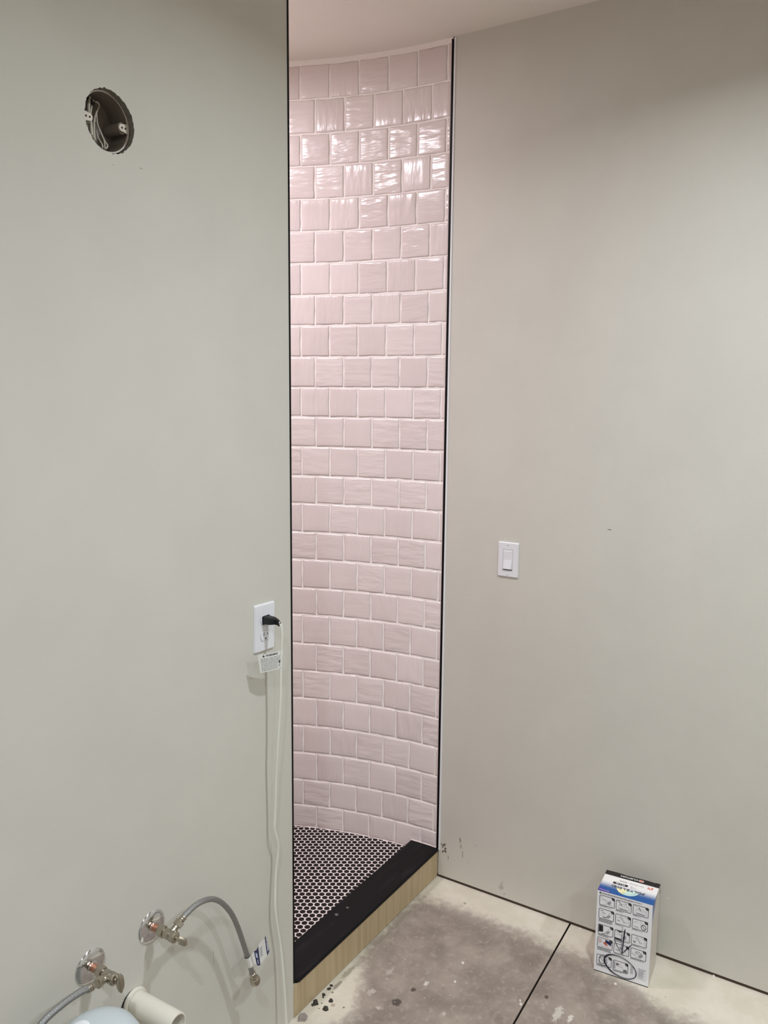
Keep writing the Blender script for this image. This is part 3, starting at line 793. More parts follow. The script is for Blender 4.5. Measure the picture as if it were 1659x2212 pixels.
obj('small_print', bm, M['ink_grey'], wtag)['kind'] = 'stuff'
bm = tube([(on_tag(.97, .04)[0], -.0495, on_tag(.97, .04)[2]), (on_tag(.97, .96)[0], -.0478, on_tag(.97, .96)[2])], .0034, 10)
obj('tag_fold', bm, M['tag_white'], wtag, smooth=True)

# ------------------------------------------------------------------ light switch on the right wall
sy, sz = -0.2335, 1.1532
sw = thing('light_switch', 'white rocker light switch with screwed plate on right wall', 'switch', (0, sy, sz))
RS = Matrix.Translation((0, sy, sz)) @ Matrix.Rotation(-PI / 2, 4, 'Z')       # local -y faces into the room
def swb(bm): bm.transform(RS); return bm
bm = plate_bm(0, 0, .0695, .1115, .0052, .0028)
obj('cover_plate', swb(bm), M['plate'], sw)
bm = bmesh.new()                                       # frame slot round the rocker
add_ribbon(bm, rrect(0, 0, .0335, .0665, .001, 2), .0010, lambda u, v: (u, -.0054, v), closed=True)
obj('seam', swb(bm), M['ink_pale'], sw)
bm = bmesh.new()                                       # rocker: bottom edge stands out
pf = [(.0305, -.0042), (.027, -.0058), (0, -.0052), (-.026, -.0098), (-.0292, -.0100), (-.0305, -.0050)]
L_ = [bm.verts.new((-.0145, y, z)) for z, y in pf]; R_ = [bm.verts.new((.0120, y, z)) for z, y in pf]
for i in range(len(pf) - 1): bm.faces.new((L_[i], R_[i], R_[i + 1], L_[i + 1]))
bm.faces.new(L_); bm.faces.new(R_[::-1])
obj('rocker', swb(bm), M['plate'], sw)
obj('rocker_gap', swb(box(-.0150, .0152, -.0056, -.0050, -.0328, -.0300)), M['slot'], sw)
for zc in (.0475, -.0475):
    s_ = obj('screw', swb(lathe((0, -.005, zc), (0, -1, 0), [(.0030, 0), (.0030, .0006), (.0022, .0011), (0, .0012)], 12)), M['plate'], sw, smooth=True)
    obj('screw_slot', swb(box(-.0022, .0022, -.0064, -.0061, zc - .0004, zc + .0004)), M['ink_grey'], s_)

# ------------------------------------------------------------------ shutoff valves and braided hoses
def hexr(bm, p, d, r, l, mi=0):
    add_lathe(bm, p, d, [(r * .86, 0), (r, .0008), (r, l - .0008), (r * .86, l)], 6, mi=mi)
def valve(name, label, c, odir, oend, handle_rot, hz):
    t = thing(name, label, 'valve', (c[0], 0, c[2]), 0, 'shutoff valves on the left wall')
    X, Z = c[0], c[2]
    obj('escutcheon', lathe((X, 0, Z - .001), (0, -1, 0), [(.0345, 0), (.0352, .0012), (.0335, .0034), (.026, .0065), (.0125, .0085), (.0115, .010), (.009, .010)], 36), M['chrome'], t, smooth=True)
    obj('copper_stub', lathe((X, -.004, Z), (0, -1, 0), [(.0079, 0), (.0079, .026)], 16), M['copper'], t, smooth=True)
    bm = bmesh.new(); hexr(bm, (X, -.026, Z), (0, -1, 0), .0128, .0135); add_lathe(bm, (X, -.0225, Z), (0, -1, 0), [(.0090, 0), (.0102, .0035)], 16)
    obj('compression_nut', bm, M['nickel'], t)
    bm = bmesh.new()
    add_lathe(bm, (X, -.0385, Z), (0, -1, 0), [(.0082, 0), (.0100, .002), (.0106, .008), (.0106, .022), (.0118, .0235), (.0118, .033), (.0100, .0345), (.0066, .036)], 20)
    o1 = Vector((X, -.055, Z)); od = Vector(odir).normalized()
    add_lathe(bm, o1 + od * .006, od, [(.0078, 0), (.0078, .010), (.0068, .011), (.0068, .018)], 16)
    obj('valve_body', bm, M['nickel'], t, smooth=True)
    bm = bmesh.new(); hexr(bm, o1 + od * .0205, od, .0104, .0125)
    obj('outlet_nut', bm, M['nickel'], t)
    obj('stem', lathe((X, -.073, Z), (0, -1, 0), [(.0046, 0), (.0046, .012)], 12), M['nickel'], t, smooth=True)
    bm = lathe((0, -.0835, 0), (0, -1, 0), [(.006, -.003), (.0072, 0), (.0080, .003), (.0078, .0075), (.006, .0095), (0, .010)], 20, scale=(2.45, .85), uvec=(0, 0, 1))
    bm.transform(Matrix.Translation((X, 0, Z - .0005)) @ Matrix.Translation((0, -.08, 0)) @ Matrix.Rotation(handle_rot[1], 4, 'X') @ Matrix.Translation((0, .08, 0)) @ Matrix.Rotation(handle_rot[0], 4, 'Y'))
    if hz:
        obj('oval_handle', bm, M['nickel'], t, smooth=True)
    else:
        bm.free()
        bm = bmesh.new(); b2 = Matrix.Translation((X, -.082, Z - .0015)) @ Matrix.Rotation(-.12, 4, 'X')
        add_box(bm, -.0042, .0042, -.020, 0, -.0072, .0072, bevel=.0018)
        for k in range(3): add_box(bm, -.0047, .0047, -.018 + k * .0045, -.0160 + k * .0045, -.0062, .0062, bevel=.0006)
        bm.transform(b2); obj('lever_handle', bm, M['nickel'], t, smooth=False)
    return t
v1 = valve('shutoff_valve', 'chrome and brass shutoff valve with short lever, feeding the arched hose', (-1.2700, 0, .5445), (.78, -.10, .50), None, (0, 0), False)
v2 = valve('shutoff_valve', 'chrome and brass shutoff valve with upright oval handle, lower in the photo', (-1.4250, 0, .5490), (-.93, -.15, .22), None, (0.0, 0.0), True)

HOSE1 = [(-1.2440, -0.0583, 0.5612), (-1.2345, -0.0592, 0.5668), (-1.2250, -0.06, 0.5705), (-1.209, -0.06, 0.5738), (-1.1871, -0.06, 0.5741), (-1.1593, -0.06, 0.5665), (-1.1353, -0.06, 0.5512), (-1.1125, -0.06, 0.5263), (-1.0908, -0.06, 0.4932), (-1.0732, -0.06, 0.4545), (-1.0586, -0.06, 0.4134), (-1.0467, -0.06, 0.3769), (-1.0361, -0.06, 0.3432), (-1.027, -0.06, 0.3123), (-1.0222, -0.06, 0.2990)]
HOSE2 = [(-1.4700, -0.0625, 0.5600), (-1.4836, -0.064, 0.5640), (-1.4953, -0.064, 0.5665), (-1.5178, -0.064, 0.5680), (-1.5403, -0.064, 0.5670), (-1.5623, -0.064, 0.5640), (-1.5775, -0.064, 0.5590), (-1.5946, -0.064, 0.5480), (-1.611, -0.064, 0.5301), (-1.635, -.066, .49), (-1.652, -.07, .43), (-1.66, -.075, .36), (-1.662, -.08, .28)]
def hose(label, pts, loc, start_dir, r):
    t = thing('supply_hose', label, 'hose', loc, 0, 'braided hoses on the shutoff valves')
    obj('braided_tube', tube(smooth_path(pts, 7), r, 14, uvs=True), M['braid'], t, smooth=True)
    d = Vector(start_dir).normalized(); p = Vector(pts[0])
    bm = bmesh.new(); add_lathe(bm, p - d * .0015, d, [(r * .95, 0), (r * 1.22, .001), (r * 1.22, .0035), (r * 1.05, .0042), (r * 1.2, .0055), (r * 1.2, .0085), (r * 1.04, .0095), (r * 1.16, .011), (r * 1.16, .0135), (r * 1.02, .0145)], 16)
    obj('crimp_sleeve', bm, M['nickel'], t, smooth=True)
    e = Vector(pts[-1]); ed = (e - Vector(pts[-2])).normalized()
    bm = bmesh.new(); add_lathe(bm, e - ed * .006, ed, [(r * 1.02, 0), (r * 1.28, .001), (r * 1.28, .004), (r * 1.1, .0048), (r * 1.24, .007), (r * 1.24, .013), (r * 1.05, .014), (r * 1.3, .016), (r * 1.3, .019)], 18)
    obj('crimp_sleeve', bm, M['nickel'], t, smooth=True)
    bm = bmesh.new(); add_lathe(bm, e + ed * .012, ed, [(r * 1.1, 0), (r * 1.85, .002), (r * 2.0, .006), (r * 2.0, .015), (r * 1.85, .0175), (r * 1.3, .0178), (r * 1.3, .008)], 12)
    obj('coupling_nut', bm, M['nickel'], t, smooth=True)
    return t
h1 = hose('grey braided hose arching from valve with blue and white paper tag', HOSE1, (-1.12, -.06, .5), (.78, -.10, .42), .0061)
h2 = hose('grey braided hose curving down left past the frame edge', HOSE2, (-1.54, -.06, .5), (-.95, -.1, .22), .0066)
# paper flag: clear band round the hose, then a waving tail with two navy stripes
hp = Vector((-1.0395, -.06, .3535)); hd = (Vector((-1.0361, -0.06, 0.3432)) - Vector((-1.0467, -0.06, 0.3769))).normalized()
ft = obj('tag_band', lathe(hp - hd * .004, hd, [(.0072, 0), (.0072, .0315)], 18, cap=False), M['tag_white'], h1, smooth=True)
TOPL = [(-1.033, -.066, .3560), (-1.0174, -.058, .3530), (-1.0030, -.056, .3490), (-0.9870, -.053, .3565), (-0.9760, -.058, .3640), (-0.9640, -.050, .3610)]
BOTL = [(-1.024, -.066, .3260), (-1.0080, -.058, .3160), (-0.9950, -.055, .3020), (-0.9800, -.053, .3010), (-0.9655, -.056, .3110), (-0.9500, -.050, .3110)]
tl = smooth_path(TOPL, 4); bl = smooth_path(BOTL, 4)
bm = bmesh.new(); n = len(tl)
def stripe_mi(i): return 1 if (5 <= i < 10 or 16 <= i) else 0
for dn in (0, .0004):
    T = [bm.verts.new(p + Vector((0, dn, 0))) for p in tl]; B = [bm.verts.new(p + Vector((0, dn, 0))) for p in bl]
    for i in range(n - 1): bm.faces.new((T[i], B[i], B[i + 1], T[i + 1])).material_index = stripe_mi(i)
flag = obj('paper_tag', bm, [M['tag_white'], M['navy']], h1, recalc=False)
bm = bmesh.new()
def on_flag(i, a): p = tl[i] * (1 - a) + bl[i] * a; return p + Vector((0, -.0006, 0))
def flag_rect(i0, i1, a0, a1, mi):
    bm.faces.new([bm.verts.new(on_flag(i, a)) for i, a in ((i0, a0), (i0, a1), (i1, a1), (i1, a0))]).material_index = mi
flag_rect(6, 7, .12, .45, 0); flag_rect(7, 8, .20, .50, 0); flag_rect(7, 8, .60, .88, 0)
flag_rect(17, 18, .12, .26, 0); flag_rect(17, 19, .34, .85, 0)
for k in range(5): flag_rect(11, 13, .22 + .1 * k, .27 + .1 * k, 1)
obj('tag_print', bm, [M['ink_light'], M['ink_pale']], flag)

# ------------------------------------------------------------------ drain stub and canister at the lower left
pv = thing('drain_pipe', 'short white plastic drain pipe sticking out of left wall', 'pipe', (-1.322, 0, .402))
PX, PZ = -1.322, .4035; PR = .0242
bm = bmesh.new()
add_lathe(bm, (PX, -.001, PZ), (0.03, -1, -.02), [(PR, 0), (PR, .1205), (PR - .0008, .122), (PR - .0036, .122), (PR - .0036, .02), (0, .02)], 36, cap=False)
obj('pipe', bm, M['pvc'], pv, smooth=True)
bm = bmesh.new(); add_lathe(bm, (PX, -.0008, PZ), (0, -1, 0), [(PR + .0055, 0), (PR + .0062, .003), (PR + .0045, .0075), (PR + .0003, .008)], 36, cap=False)
obj('pipe_collar', bm, M['pvc'], pv, smooth=True)
bm = bmesh.new(); add_lathe(bm, (PX - .004, -.0004, PZ - .002), (0, -1, 0), [(PR + .0075, 0), (PR + .0070, .0006), (0, .0007)], 20, scale=(1.0, 1.0))
obj('wall_gap', bm, M['slot'], pv)

KX, KY = -1.541, -.17
cn = thing('plastic_canister', 'pale blue-grey round-shouldered plastic canister with white patch standing below the valves', 'canister', (KX, KY, 0))
prof = [(.072, 0), (.078, .004), (.080, .02), (.080, .500), (.0785, .523), (.073, .546), (.062, .565), (.046, .577), (.023, .583), (0, .584)]
obj('body', lathe((KX, KY, 0), (0, 0, 1), prof, 40), M['canister'], cn, smooth=True)
bm = lathe((KX, KY, 0), (0, 0, 1), [(.0805, .500), (.0825, .503), (.0825, .509), (.0798, .513)], 40, cap=False)
obj('ridge', bm, M['canister'], cn, smooth=True)
bm = lathe((KX - .026, KY + .018, .5785), (-.22, .10, .97), [(.0195, -.004), (.0195, .0014), (.018, .0024), (0, .003)], 26)
obj('round_patch', bm, M['canister_white'], cn, smooth=True)

# ------------------------------------------------------------------ carton of grout leaning room by the right wall
phi = 0.0753; BW, BD, BH = .155, .113, .2531
ct = thing('product_carton', 'upright white carton with printed step pictures and blue top on floor', 'box', (-.1658, -.6159, 0), phi - PI / 2)
# local frame: x to the right along the front, y away from the camera, z up
bm = bmesh.new()
x0, x1, y0, y1, z0, z1 = 0, BW, 0, BD, 0.0006, BH
P8 = [(x0, y0, z0), (x1, y0, z0), (x1, y1, z0), (x0, y1, z0), (x0, y0, z1), (x1, y0, z1), (x1, y1, z1), (x0, y1, z1)]
vs = [bm.verts.new(p) for p in P8]
for f, mi in (((0, 3, 2, 1), 1), ((4, 5, 6, 7), 2), ((0, 1, 5, 4), 0), ((1, 2, 6, 5), 3), ((2, 3, 7, 6), 1), ((3, 0, 4, 7), 1)):
    bm.faces.new([vs[i] for i in f]).material_index = mi
obj('carton_body', bm, [M['card'], M['card_side'], M['top_print'], M['side_print']], ct, world=False)
# flaps: the black strip at the back edge folds over, one corner lifted
bm = bmesh.new()
ys = [(.0925, z1 + .0004), (.1140, z1 + .0010), (.1146, z1 - .001), (.1146, .225)]
xs6 = [-.0004, .03, .06, .09, .12, .141, .1425, .1555]
G = []
for x in xs6:
    lift = .0008 * math.sin(x * 70) + (.0014 if x > .1415 else 0)
    G.append([bm.verts.new((x, y, z + (lift if i in (0, 1) and i else 0))) for i, (y, z) in enumerate(ys)])
for a, b_ in zip(G, G[1:]):
    for i in range(3): bm.faces.new((a[i], a[i + 1], b_[i + 1], b_[i]))
obj('black_strip', bm, M['card_black'], ct, world=False, recalc=False)
bm = box(.0002, .1548, -.0006, .0, .0, .0022); obj('bottom_shadow_strip', bm, M['card_black'], ct, world=False)  # black strip standing in for the shadow line under the front

# --- print on the top flap, upside down as it stands
TZ = BH + .0004
top3 = lambda u, v: (u, v, TZ)
def top_text(txt, size, u, v, mi, bm, bold=.0, sx=1.0, ang=0.0, z=.0008):
    text_bm(txt, size, bm, Matrix.Translation((u, v, BH + z)) @ Matrix.Rotation(PI + ang, 4, 'Z'), mi, bold, sx)
bm = bmesh.new()                                       # fan of colour behind the name
fc = (.0775, .0395)
nn = 22
for i in range(nn):
    a0_, a1_ = PI + PI * i / nn, PI + PI * (i + 1) / nn
    f = bm.faces.new([bm.verts.new(top3(fc[0], fc[1]))] + [bm.verts.new(top3(fc[0] + .031 * math.cos(a), fc[1] + .0285 * math.sin(a))) for a in (a0_, a1_)])
    f.material_index = 0 if i < 9 else 1
for i in range(1, 16):
    a = PI + PI * (.30 + .62 * i / 16)
    add_ribbon(bm, [(fc[0] + .021 * math.cos(a), fc[1] + .018 * math.sin(a)), (fc[0] + .029 * math.cos(a), fc[1] + .0265 * math.sin(a))], .0006, lambda u, v: (u, v, TZ + .0002), 2)
obj('fan_emblem', bm, [M['yellow'], M['cyan'], M['teal']], ct, world=False, recalc=False)
bm = bmesh.new()                                       # names
name = 'POLYBLEND'
for i, ch in enumerate(name):
    s = (i - 4) / 4.0
    u = .0782 - s * .0425; v = .0400 + .0030 * s * s - .001
    top_text(ch, .0152, u, v, 0, bm, bold=.010 * .0152, sx=1.0, ang=s * .10, z=.0010)
add_poly(bm, [(x, y, BH + .0008) for x, y in rrect(.0525, .0588, .0435, .0098, .0048, 5)])
top_text('PLUS', .0098, .0525, .0588, 1, bm, bold=.0002, sx=1.25, z=.0012)
for k in range(4):
    u = .083 + k * .0040; add_ribbon(bm, [(u - .0012, .0640 - k * .001), (u + .0012, .0540 + k * .0004)], .0010, lambda a, b: (a, b, BH + .0008), 2 if k else 3)
top_text('Non-Sanded', .0082, .0950, .0755, 2, bm, z=.0008)
top_text('Grout', .0086, .0570, .0752, 3, bm, bold=.0001, z=.0008)
obj('top_lettering', bm, [M['ink'], M['tag_white'], M['ink_pale'], M['ink_grey']], ct, world=False, recalc=False)
bm = bmesh.new()
top_text('CUSTOM', .0108, .0695, .1010, 0, bm, bold=.0003, sx=1.15, z=.0022)
f = bm.faces.new([bm.verts.new((.1035 + .0075 * math.cos(2 * PI * i / 18), .1010 + .0056 * math.sin(2 * PI * i / 18), BH + .0020)) for i in range(18)]); f.material_index = 0
f = bm.faces.new([bm.verts.new((.1035 + .0055 * math.cos(2 * PI * i / 18), .1010 + .0040 * math.sin(2 * PI * i / 18), BH + .0023)) for i in range(18)]); f.material_index = 1
add_ribbon(bm, [(.1000, .1005), (.1070, .1015)], .0014, lambda a, b: (a, b, BH + .0025), 0)
obj('strip_lettering', bm, [M['tag_white'], M['orange']], ct, world=False, recalc=False)
bm = bmesh.new()                                       # orange mark
t0 = lambda a, b: (a, b, BH + .0008)
for pl in ([(.1255, .0800), (.1300, .0830), (.1300, .0775), (.1275, .0760)], [(.1310, .0785), (.1340, .0800), (.1335, .0765), (.1312, .0762)], [(.1355, .0825), (.1405, .0845), (.1405, .0770), (.1372, .0765)]):
    add_poly(bm, [t0(*p) for p in pl])
add_ribbon(bm, [(.1250, .0735), (.1400, .0735)], .0016, t0, 0)
obj('orange_mark', bm, M['orange'], ct, world=False, recalc=False)
bm = bmesh.new()
add_poly(bm, [t0(*p) for p in ((.0004, .0004), (.0365, .0004), (.0330, .0085), (.0180, .0120), (.0004, .0185))])
t1_ = lambda a, b: (a, b, BH + .0011)
rp = random.Random(9); u = .0035
while u < .024:
    l = rp.uniform(.0015, .003); add_ribbon(bm, [(u, .0085 - u * .12), (u + l, .0085 - (u + l) * .12)], .0022, t1_, 1); u += l + .0006
add_ribbon(bm, [(.0285 + .0026 * math.cos(2 * PI * i / 12), .0058 + .0026 * math.sin(2 * PI * i / 12)) for i in range(12)], .0010, t1_, 1, closed=True)
obj('purple_band', bm, [M['purple'], M['ink_light']], ct, world=False, recalc=False)

# --- print on the front: fourteen step pictures, captions, table, and the marker ring with its arrow
def F(n): return lambda u, v: (u, -n, v)
f1, f2, f3 = F(.0004), F(.0007), F(.0011)
def picture(cx, cy, art):
    w_, h_ = .0422, .0298
    bm = bmesh.new()
    add_ribbon(bm, rrect(cx, cy, w_, h_, .0028, 3), .0013, f1, 0, closed=True)
    # number badge, top right corner
    bx_, by_ = cx + w_ / 2 - .0042, cy + h_ / 2 - .0040
    add_poly(bm, [f2(*p) for p in ((bx_ - .0045, by_ + .0040), (bx_ - .0035, by_ - .0015), (bx_, by_ - .0036), (bx_ + .0040, by_ - .0036), (bx_ + .0042, by_ + .0030), (bx_ + .003, by_ + .0042))][::-1])
    add_ribbon(bm, [(bx_ - .0002, by_ + .0016), (bx_ + .0002, by_ - .0012)], .0007, f3, 3)
    P = lambda a, b: (cx + a * w_, cy + b * h_)
    for it in art:
        k = it[0]
        if k == 'l': add_ribbon(bm, [P(*p) for p in it[2]], it[1] * .001, f1, it[3] if len(it) > 3 else 1)
        elif k == 'p': add_poly(bm, [f1(*P(*p)) for p in it[2]], it[1])
        elif k == 'o': 
            c_, rx, ry = it[2]; add_ribbon(bm, [P(c_[0] + rx * math.cos(2 * PI * i / 16), c_[1] + ry * math.sin(2 * PI * i / 16)) for i in range(16)], it[1] * .001, f1, it[3] if len(it) > 3 else 1, closed=True)
    obj('step_picture', bm, [M['ink'], M['ink_grey'], M['ink_pale'], M['card'], M['red'], M['navy']], ct, world=False, recalc=False)
CU = [.0285, .0757, .1230]
bag = [('l', .5, [(-.36, -.42), (-.3, .05), (-.1, .2), (.25, .12), (.36, 0), (.38, -.42)]), ('l', .45, [(-.3, .05), (.02, -.02), (.36, 0)]), ('l', .4, [(-.28, -.25), (.3, -.3)]), ('p', 2, [(-.28, -.4), (.3, -.4), (.3, -.28), (-.26, -.24)])]
hand = [('l', .5, [(-.1, -.42), (.05, -.2), (.25, .3)]), ('l', .5, [(.1, -.42), (.25, -.1), (.32, .2)]), ('l', .4, [(-.45, -.1), (-.1, -.15)]), ('p', 2, [(-.02, -.2), (.2, .05), (.3, -.1), (.12, -.35)])]
spoon = [('l', .4, [(-.46, .15), (-.15, .2)]), ('o', .8, ((-.12, .22), .08, .13)), ('l', .7, [(-.06, .1), (.1, -.32)]), ('l', .5, [(-.02, .1), (.2, -.25)]), ('l', .5, [(.1, .38), (.34, .2), (.40, -.1), (.44, -.42)]), ('l', .5, [(.36, -.12), (.05, -.15)])]
cross = [('l', .6, [(-.48, .4), (.05, -.1), (.42, -.42)]), ('l', .4, [(-.48, -.02), (-.2, .1), (.2, .05)]), ('l', .5, [(-.25, -.42), (.1, -.2), (.2, .1)]), ('p', 2, [(.0, -.2), (.22, .15), (.3, -.05), (.14, -.35)])]
noround = [('o', 1.5, ((.24, -.15), .16, .25), 0), ('l', 1.3, [(.13, .03), (.35, -.33)], 0), ('l', 1.0, [(-.38, -.25), (-.08, -.32)], 0), ('l', .5, [(-.45, .1), (-.2, .3), (-.12, .15)]), ('l', .5, [(0, .4), (.1, .05), (.3, .2)])]
arts = [
 [(CU[0], .2254, cross), (CU[1], .2246, bag + [('l', 1.4, [(-.4, .45), (-.22, .25), (-.12, .0)], 0), ('l', 1.2, [(.05, .32), (.2, .28)], 1)]), (CU[2], .2257, bag + [('l', 1.6, [(-.14, .35), (.0, .02)], 0), ('l', .8, [(-.4, .4), (-.24, .36)])])],
 [(CU[0], .1840, hand + [('l', 1.1, [(-.4, .3), (-.2, .3)], 0), ('l', 1.0, [(-.3, .12), (-.05, .1)], 0), ('l', 1.8, [(-.25, -.32), (.02, -.34)], 0)]), (CU[1], .1818, spoon + [('l', 1.1, [(-.4, -.12), (-.18, -.15)], 0)]), (CU[2], .1826, noround)],
 [(CU[0], .1347, hand + [('p', 0, [(-.46, .46), (-.18, .42), (-.16, -.2), (-.46, -.3)]), ('l', 1.4, [(-.25, -.4), (.0, -.38)], 0)]), (CU[1], .1326, cross + [('p', 0, [(-.4, .46), (.0, .46), (-.15, .3)]), ('p', 0, [(-.48, -.3), (-.48, -.46), (.05, -.46), (-.1, -.32)])]), (CU[2], .1336, spoon + [('l', 1.6, [(-.4, -.15), (-.2, -.15)], 0), ('l', 1.3, [(-.36, -.28), (-.24, -.27)], 0)])],
 [(CU[0], .0934, [('p', 5, [(.02, .42), (.44, .30), (.42, -.1), (.25, 0), (.02, .15)]), ('p', 4, [(-.12, .1), (.04, .16), (.22, -.18), (.02, -.12)]), ('l', .9, [(-.12, .1), (-.02, -.25), (.35, -.4)], 4), ('o', 1.3, ((-.35, .18), .07, .14), 4), ('l', .5, [(-.22, .44), (-.22, -.02), (-.46, -.05)]), ('l', .5, [(-.46, -.15), (-.1, -.4)])]),
  (CU[1], .0905, [('l', .5, [(.0, -.4), (.2, .1), (.4, -.4)]), ('l', 1.1, [(-.38, -.15), (-.12, -.18)], 0), ('l', .5, [(-.4, .3), (-.1, .1)]), ('p', 2, [(-.15, .2), (.0, .3), (.05, .0), (-.1, -.05)])]), (CU[2], .0917, hand + [('l', 1.6, [(-.2, .2), (.05, .28), (.3, -.1)], 1), ('l', 1.3, [(-.22, .1), (.0, .05), (.15, -.2)], 1), ('l', .5, [(-.46, .1), (-.1, -.4)])])],
 [(CU[0], .0392, noround[:1] and [('o', 1.3, ((-.12, 0), .22, .36), 0), ('l', 1.2, [(-.28, .25), (.05, -.25)], 0), ('l', .8, [(.3, -.3), (.4, -.3)], 0)]), (CU[1], .0370, [('p', 2, [(-.46, .42), (-.36, .4), (-.34, -.36), (-.46, -.4)]), ('p', 1, [(-.3, .3), (-.06, .25), (-.2, .02), (-.3, .05)]), ('l', .5, [(-.3, -.02), (.15, -.05), (.18, -.4)]), ('l', .5, [(-.12, .0), (.0, .25), (.12, -.02)]), ('p', 1, [(.18, -.44), (.22, -.22), (.34, -.15), (.44, -.25), (.46, -.44)])])],
]
for row in arts:
    for a in row: picture(*a)
bm = bmesh.new(); rp = random.Random(21)
def small_line(u0, u1, v, th, mi):
    u = u0
    while u < u1:
        l = min(rp.uniform(.003, .008), u1 - u); add_ribbon(bm, [(u, v), (u + l, v)], th, f1, mi); u += l + rp.uniform(.0005, .0011)
small_line(.0120, .1255, .2480, .0013, 0); small_line(.0120, .100, .2455, .0009, 1)
bm.faces.new([bm.verts.new(f1(.0085 + .0026 * math.cos(2 * PI * i / 12), .2474 + .0026 * math.sin(2 * PI * i / 12))) for i in range(12)]).material_index = 0
rows = [[.2254, .2246, .2257], [.1840, .1818, .1826], [.1347, .1326, .1336], [.0934, .0905, .0917], [.0392, .0370]]
lens = [[(2, .5, .8), (2, .4, .5), (2, .3, .55)], [(6, .95, .9), (2, .35, .55), (2, .4, .7)], [(3, .7, .85), (3, .5, .6), (2, .5, .95)], [(5, .9, .95), (1, .7, .7), (2, .8, .95)], [(3, .9, .45), (2, .95, .6)]]
for rw, ln in zip(rows, lens):
    for ci, (cy, (nl, a, b_)) in enumerate(zip(rw, ln)):
        for k in range(nl): small_line(CU[ci] - .021, CU[ci] - .021 + .042 * (a if k % 2 == 0 else b_), cy - .0172 - .0017 * k, .00085, 1)
# small table at the lower right
add_ribbon(bm, rrect(.1355, .0345, .0225, .0260, .0005, 1), .0004, f1, 2, closed=True)
for k in range(9): small_line(.1262, .1440 - (.004 if k % 3 else 0), .0445 - .0025 * k, .0013, 2)
small_line(.1255, .1460, .0492, .0010, 1); small_line(.1262, .1400, .0190, .0009, 1); small_line(.1420, .1460, .0178, .0009, 1)
for k in range(10): small_line(.1035, .1120, .0500 - .0026 * k, .0013, 2)
obj('captions', bm, [M['ink'], M['ink_grey'], M['ink_pale']], ct, world=False, recalc=False)['kind'] = 'stuff'
bm = bmesh.new()                                       # hand-drawn marker ring and arrow
fm = F(.0016)
for k in range(5):
    ph = rp.uniform(0, 1); cx_, cy_ = .0755 + rp.uniform(-.0015, .0015), .0375 + rp.uniform(-.0012, .0012); rx = .0470 + rp.uniform(-.0020, .0014); ry = .0300 + rp.uniform(-.0022, .0018); tl_ = -.28 + rp.uniform(-.05, .05)
    pts_ = []
    for i in range(41):
        a = 2 * PI * (i / 40 + ph) * 1.0; x_, y_ = rx * math.cos(a), ry * math.sin(a)
        pts_.append((cx_ + x_ * math.cos(tl_) - y_ * math.sin(tl_), cy_ + x_ * math.sin(tl_) + y_ * math.cos(tl_)))
    # thicker strokes to the left of the ring
    add_ribbon(bm, pts_, [.0008 + .0011 * max(0, -(p[0] - .0755) / .047) for p in pts_], F(.0016 + .0001 * k))
add_ribbon(bm, [(.0258 + .0115 * math.cos(a) , .0400 + .0175 * math.sin(a)) for a in [2 * PI * i / 20 for i in range(21)]], .0012, F(.0022))
fa = F(.0023)
add_ribbon(bm, [(.0835, .1590), (.0825, .1500), (.0805, .1200), (.0785, .0800)], [.0012, .0038, .0036, .0020], fa)
add_ribbon(bm, [(.0755, .1640), (.0752, .1400), (.0750, .1180), (.0775, .0790)], .0009, fa)
add_ribbon(bm, [(.0539, .1174), (.0640, .0990), (.0770, .0790)], [.0018, .0017, .0012], fa)
add_ribbon(bm, [(.1035, .1160), (.0920, .1000), (.0785, .0795)], [.0020, .0030, .0014], fa)
obj('marker_scribble', bm, M['marker'], ct, world=False, recalc=False)
bm = bmesh.new(); add_ribbon(bm, [(.0002, .0225), (.0002, .1)], .0004, f1); bm.free()

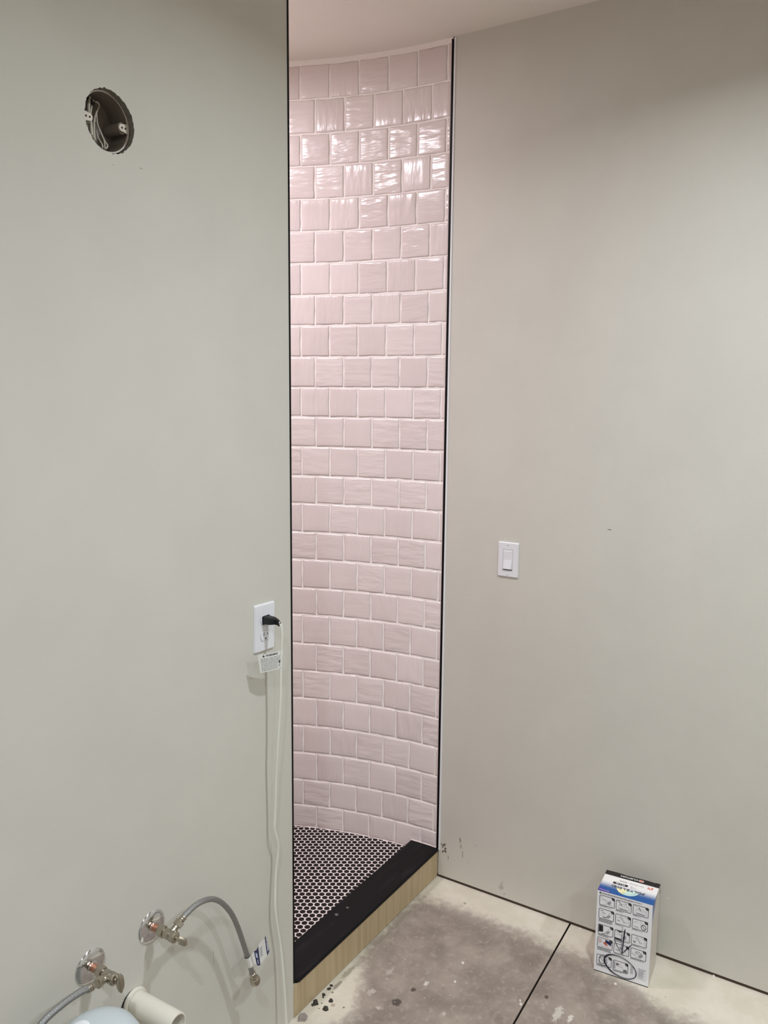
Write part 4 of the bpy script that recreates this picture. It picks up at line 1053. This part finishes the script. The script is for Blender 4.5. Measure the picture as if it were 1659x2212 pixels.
# ------------------------------------------------------------------ debris on the floor
def lump(name, x, y, r, h_, m, label, cat, group, seed, z=0.0):
    r_ = random.Random(seed); bm = bmesh.new()
    n = 9; a = [(x + r * r_.uniform(.55, 1.1) * math.cos(2 * PI * i / n), y + r * r_.uniform(.5, 1.05) * math.sin(2 * PI * i / n)) for i in range(n)]
    b0 = [bm.verts.new((p[0], p[1], z)) for p in a]; b1 = [bm.verts.new((x + (p[0] - x) * r_.uniform(.55, .85), y + (p[1] - y) * r_.uniform(.55, .85), z + h_ * r_.uniform(.5, 1))) for p in a]
    c_ = bm.verts.new((x + r_.uniform(-.2, .2) * r, y, z + h_))
    for i in range(n):
        j = (i + 1) % n; bm.faces.new((b0[i], b0[j], b1[j], b1[i])); bm.faces.new((b1[i], b1[j], c_))
    bm.faces.new(b0)
    return tag(obj(name, bm, m), label, cat, group)
for i, (x, y, r, lab) in enumerate([
        (-.729, -.0135, .0060, 'dark mortar lump against the curb, next to the rubble chunk'), (-.722, -.018, .0085, 'ragged dark mortar lump in the thick cluster at the curb, in front of its neighbours'),
        (-.715, -.0125, .0095, 'largest dark mortar lump touching the curb board'), (-.7225, -.0525, .0105, 'large dark mortar lump lying away from the curb, nearest the photo bottom'),
        (-.716, -.045, .0045, 'tiny dark crumb beside the large lump lying away from the curb'), (-.6885, -.046, .0095, 'dark round mortar lump lying alone on the pale floor, farthest right of the lumps'),
        (-.690, -.020, .0045, 'small dark crumb just in front of a curled lump near the curb'), (-.682, -.016, .0070, 'curled dark mortar lump a little off the curb board'),
        (-.655, -.014, .0075, 'flat dark mortar lump tucked at the curb, second farthest up it'), (-.640, -.012, .0060, 'dark mortar lump tucked at the curb, farthest from the partition')]):
    lump('mortar_lump', x, y, r, r * .55, M['mortar'], lab, 'debris', 'mortar lumps along the curb', i + 3)
lump('rubble_chunk', -.7835, -.0205, .0175, .011, M['rubble'], 'grey and white rubble chunk on floor where curb meets partition', 'debris', None, 40)
for i, (x, y, r, lab) in enumerate([(-.006, -.521, .0050, 'white crumb in wall slot beside the floor joint'), (-.004, -.919, .0055, 'white crumb in wall slot right of the carton'), (-.414, -.4925, .0052, 'pale crumb lodged in the floor joint, nearer the photo bottom'),
        (-.402, -.4855, .0040, 'small pale crumb in floor joint just above another'), (-.190, -.688, .0045, 'white crumb on floor in front of the carton'), (-.35, -.281, .0040, 'white crumb alone on the grey concrete'), (-.435, -.300, .0045, 'white crumb on grey concrete near two dark spots'), (-.085, -.083, .0050, 'white crumb on pale floor near the curb and wall corner'), (-.048, -.803, .0030, 'tiny white crumb on floor right beside the carton')]):
    lump('plaster_crumb', x, y, r, r * .9, M['chip'], lab, 'debris', 'white plaster crumbs on the floor', i + 60, z=0.0)
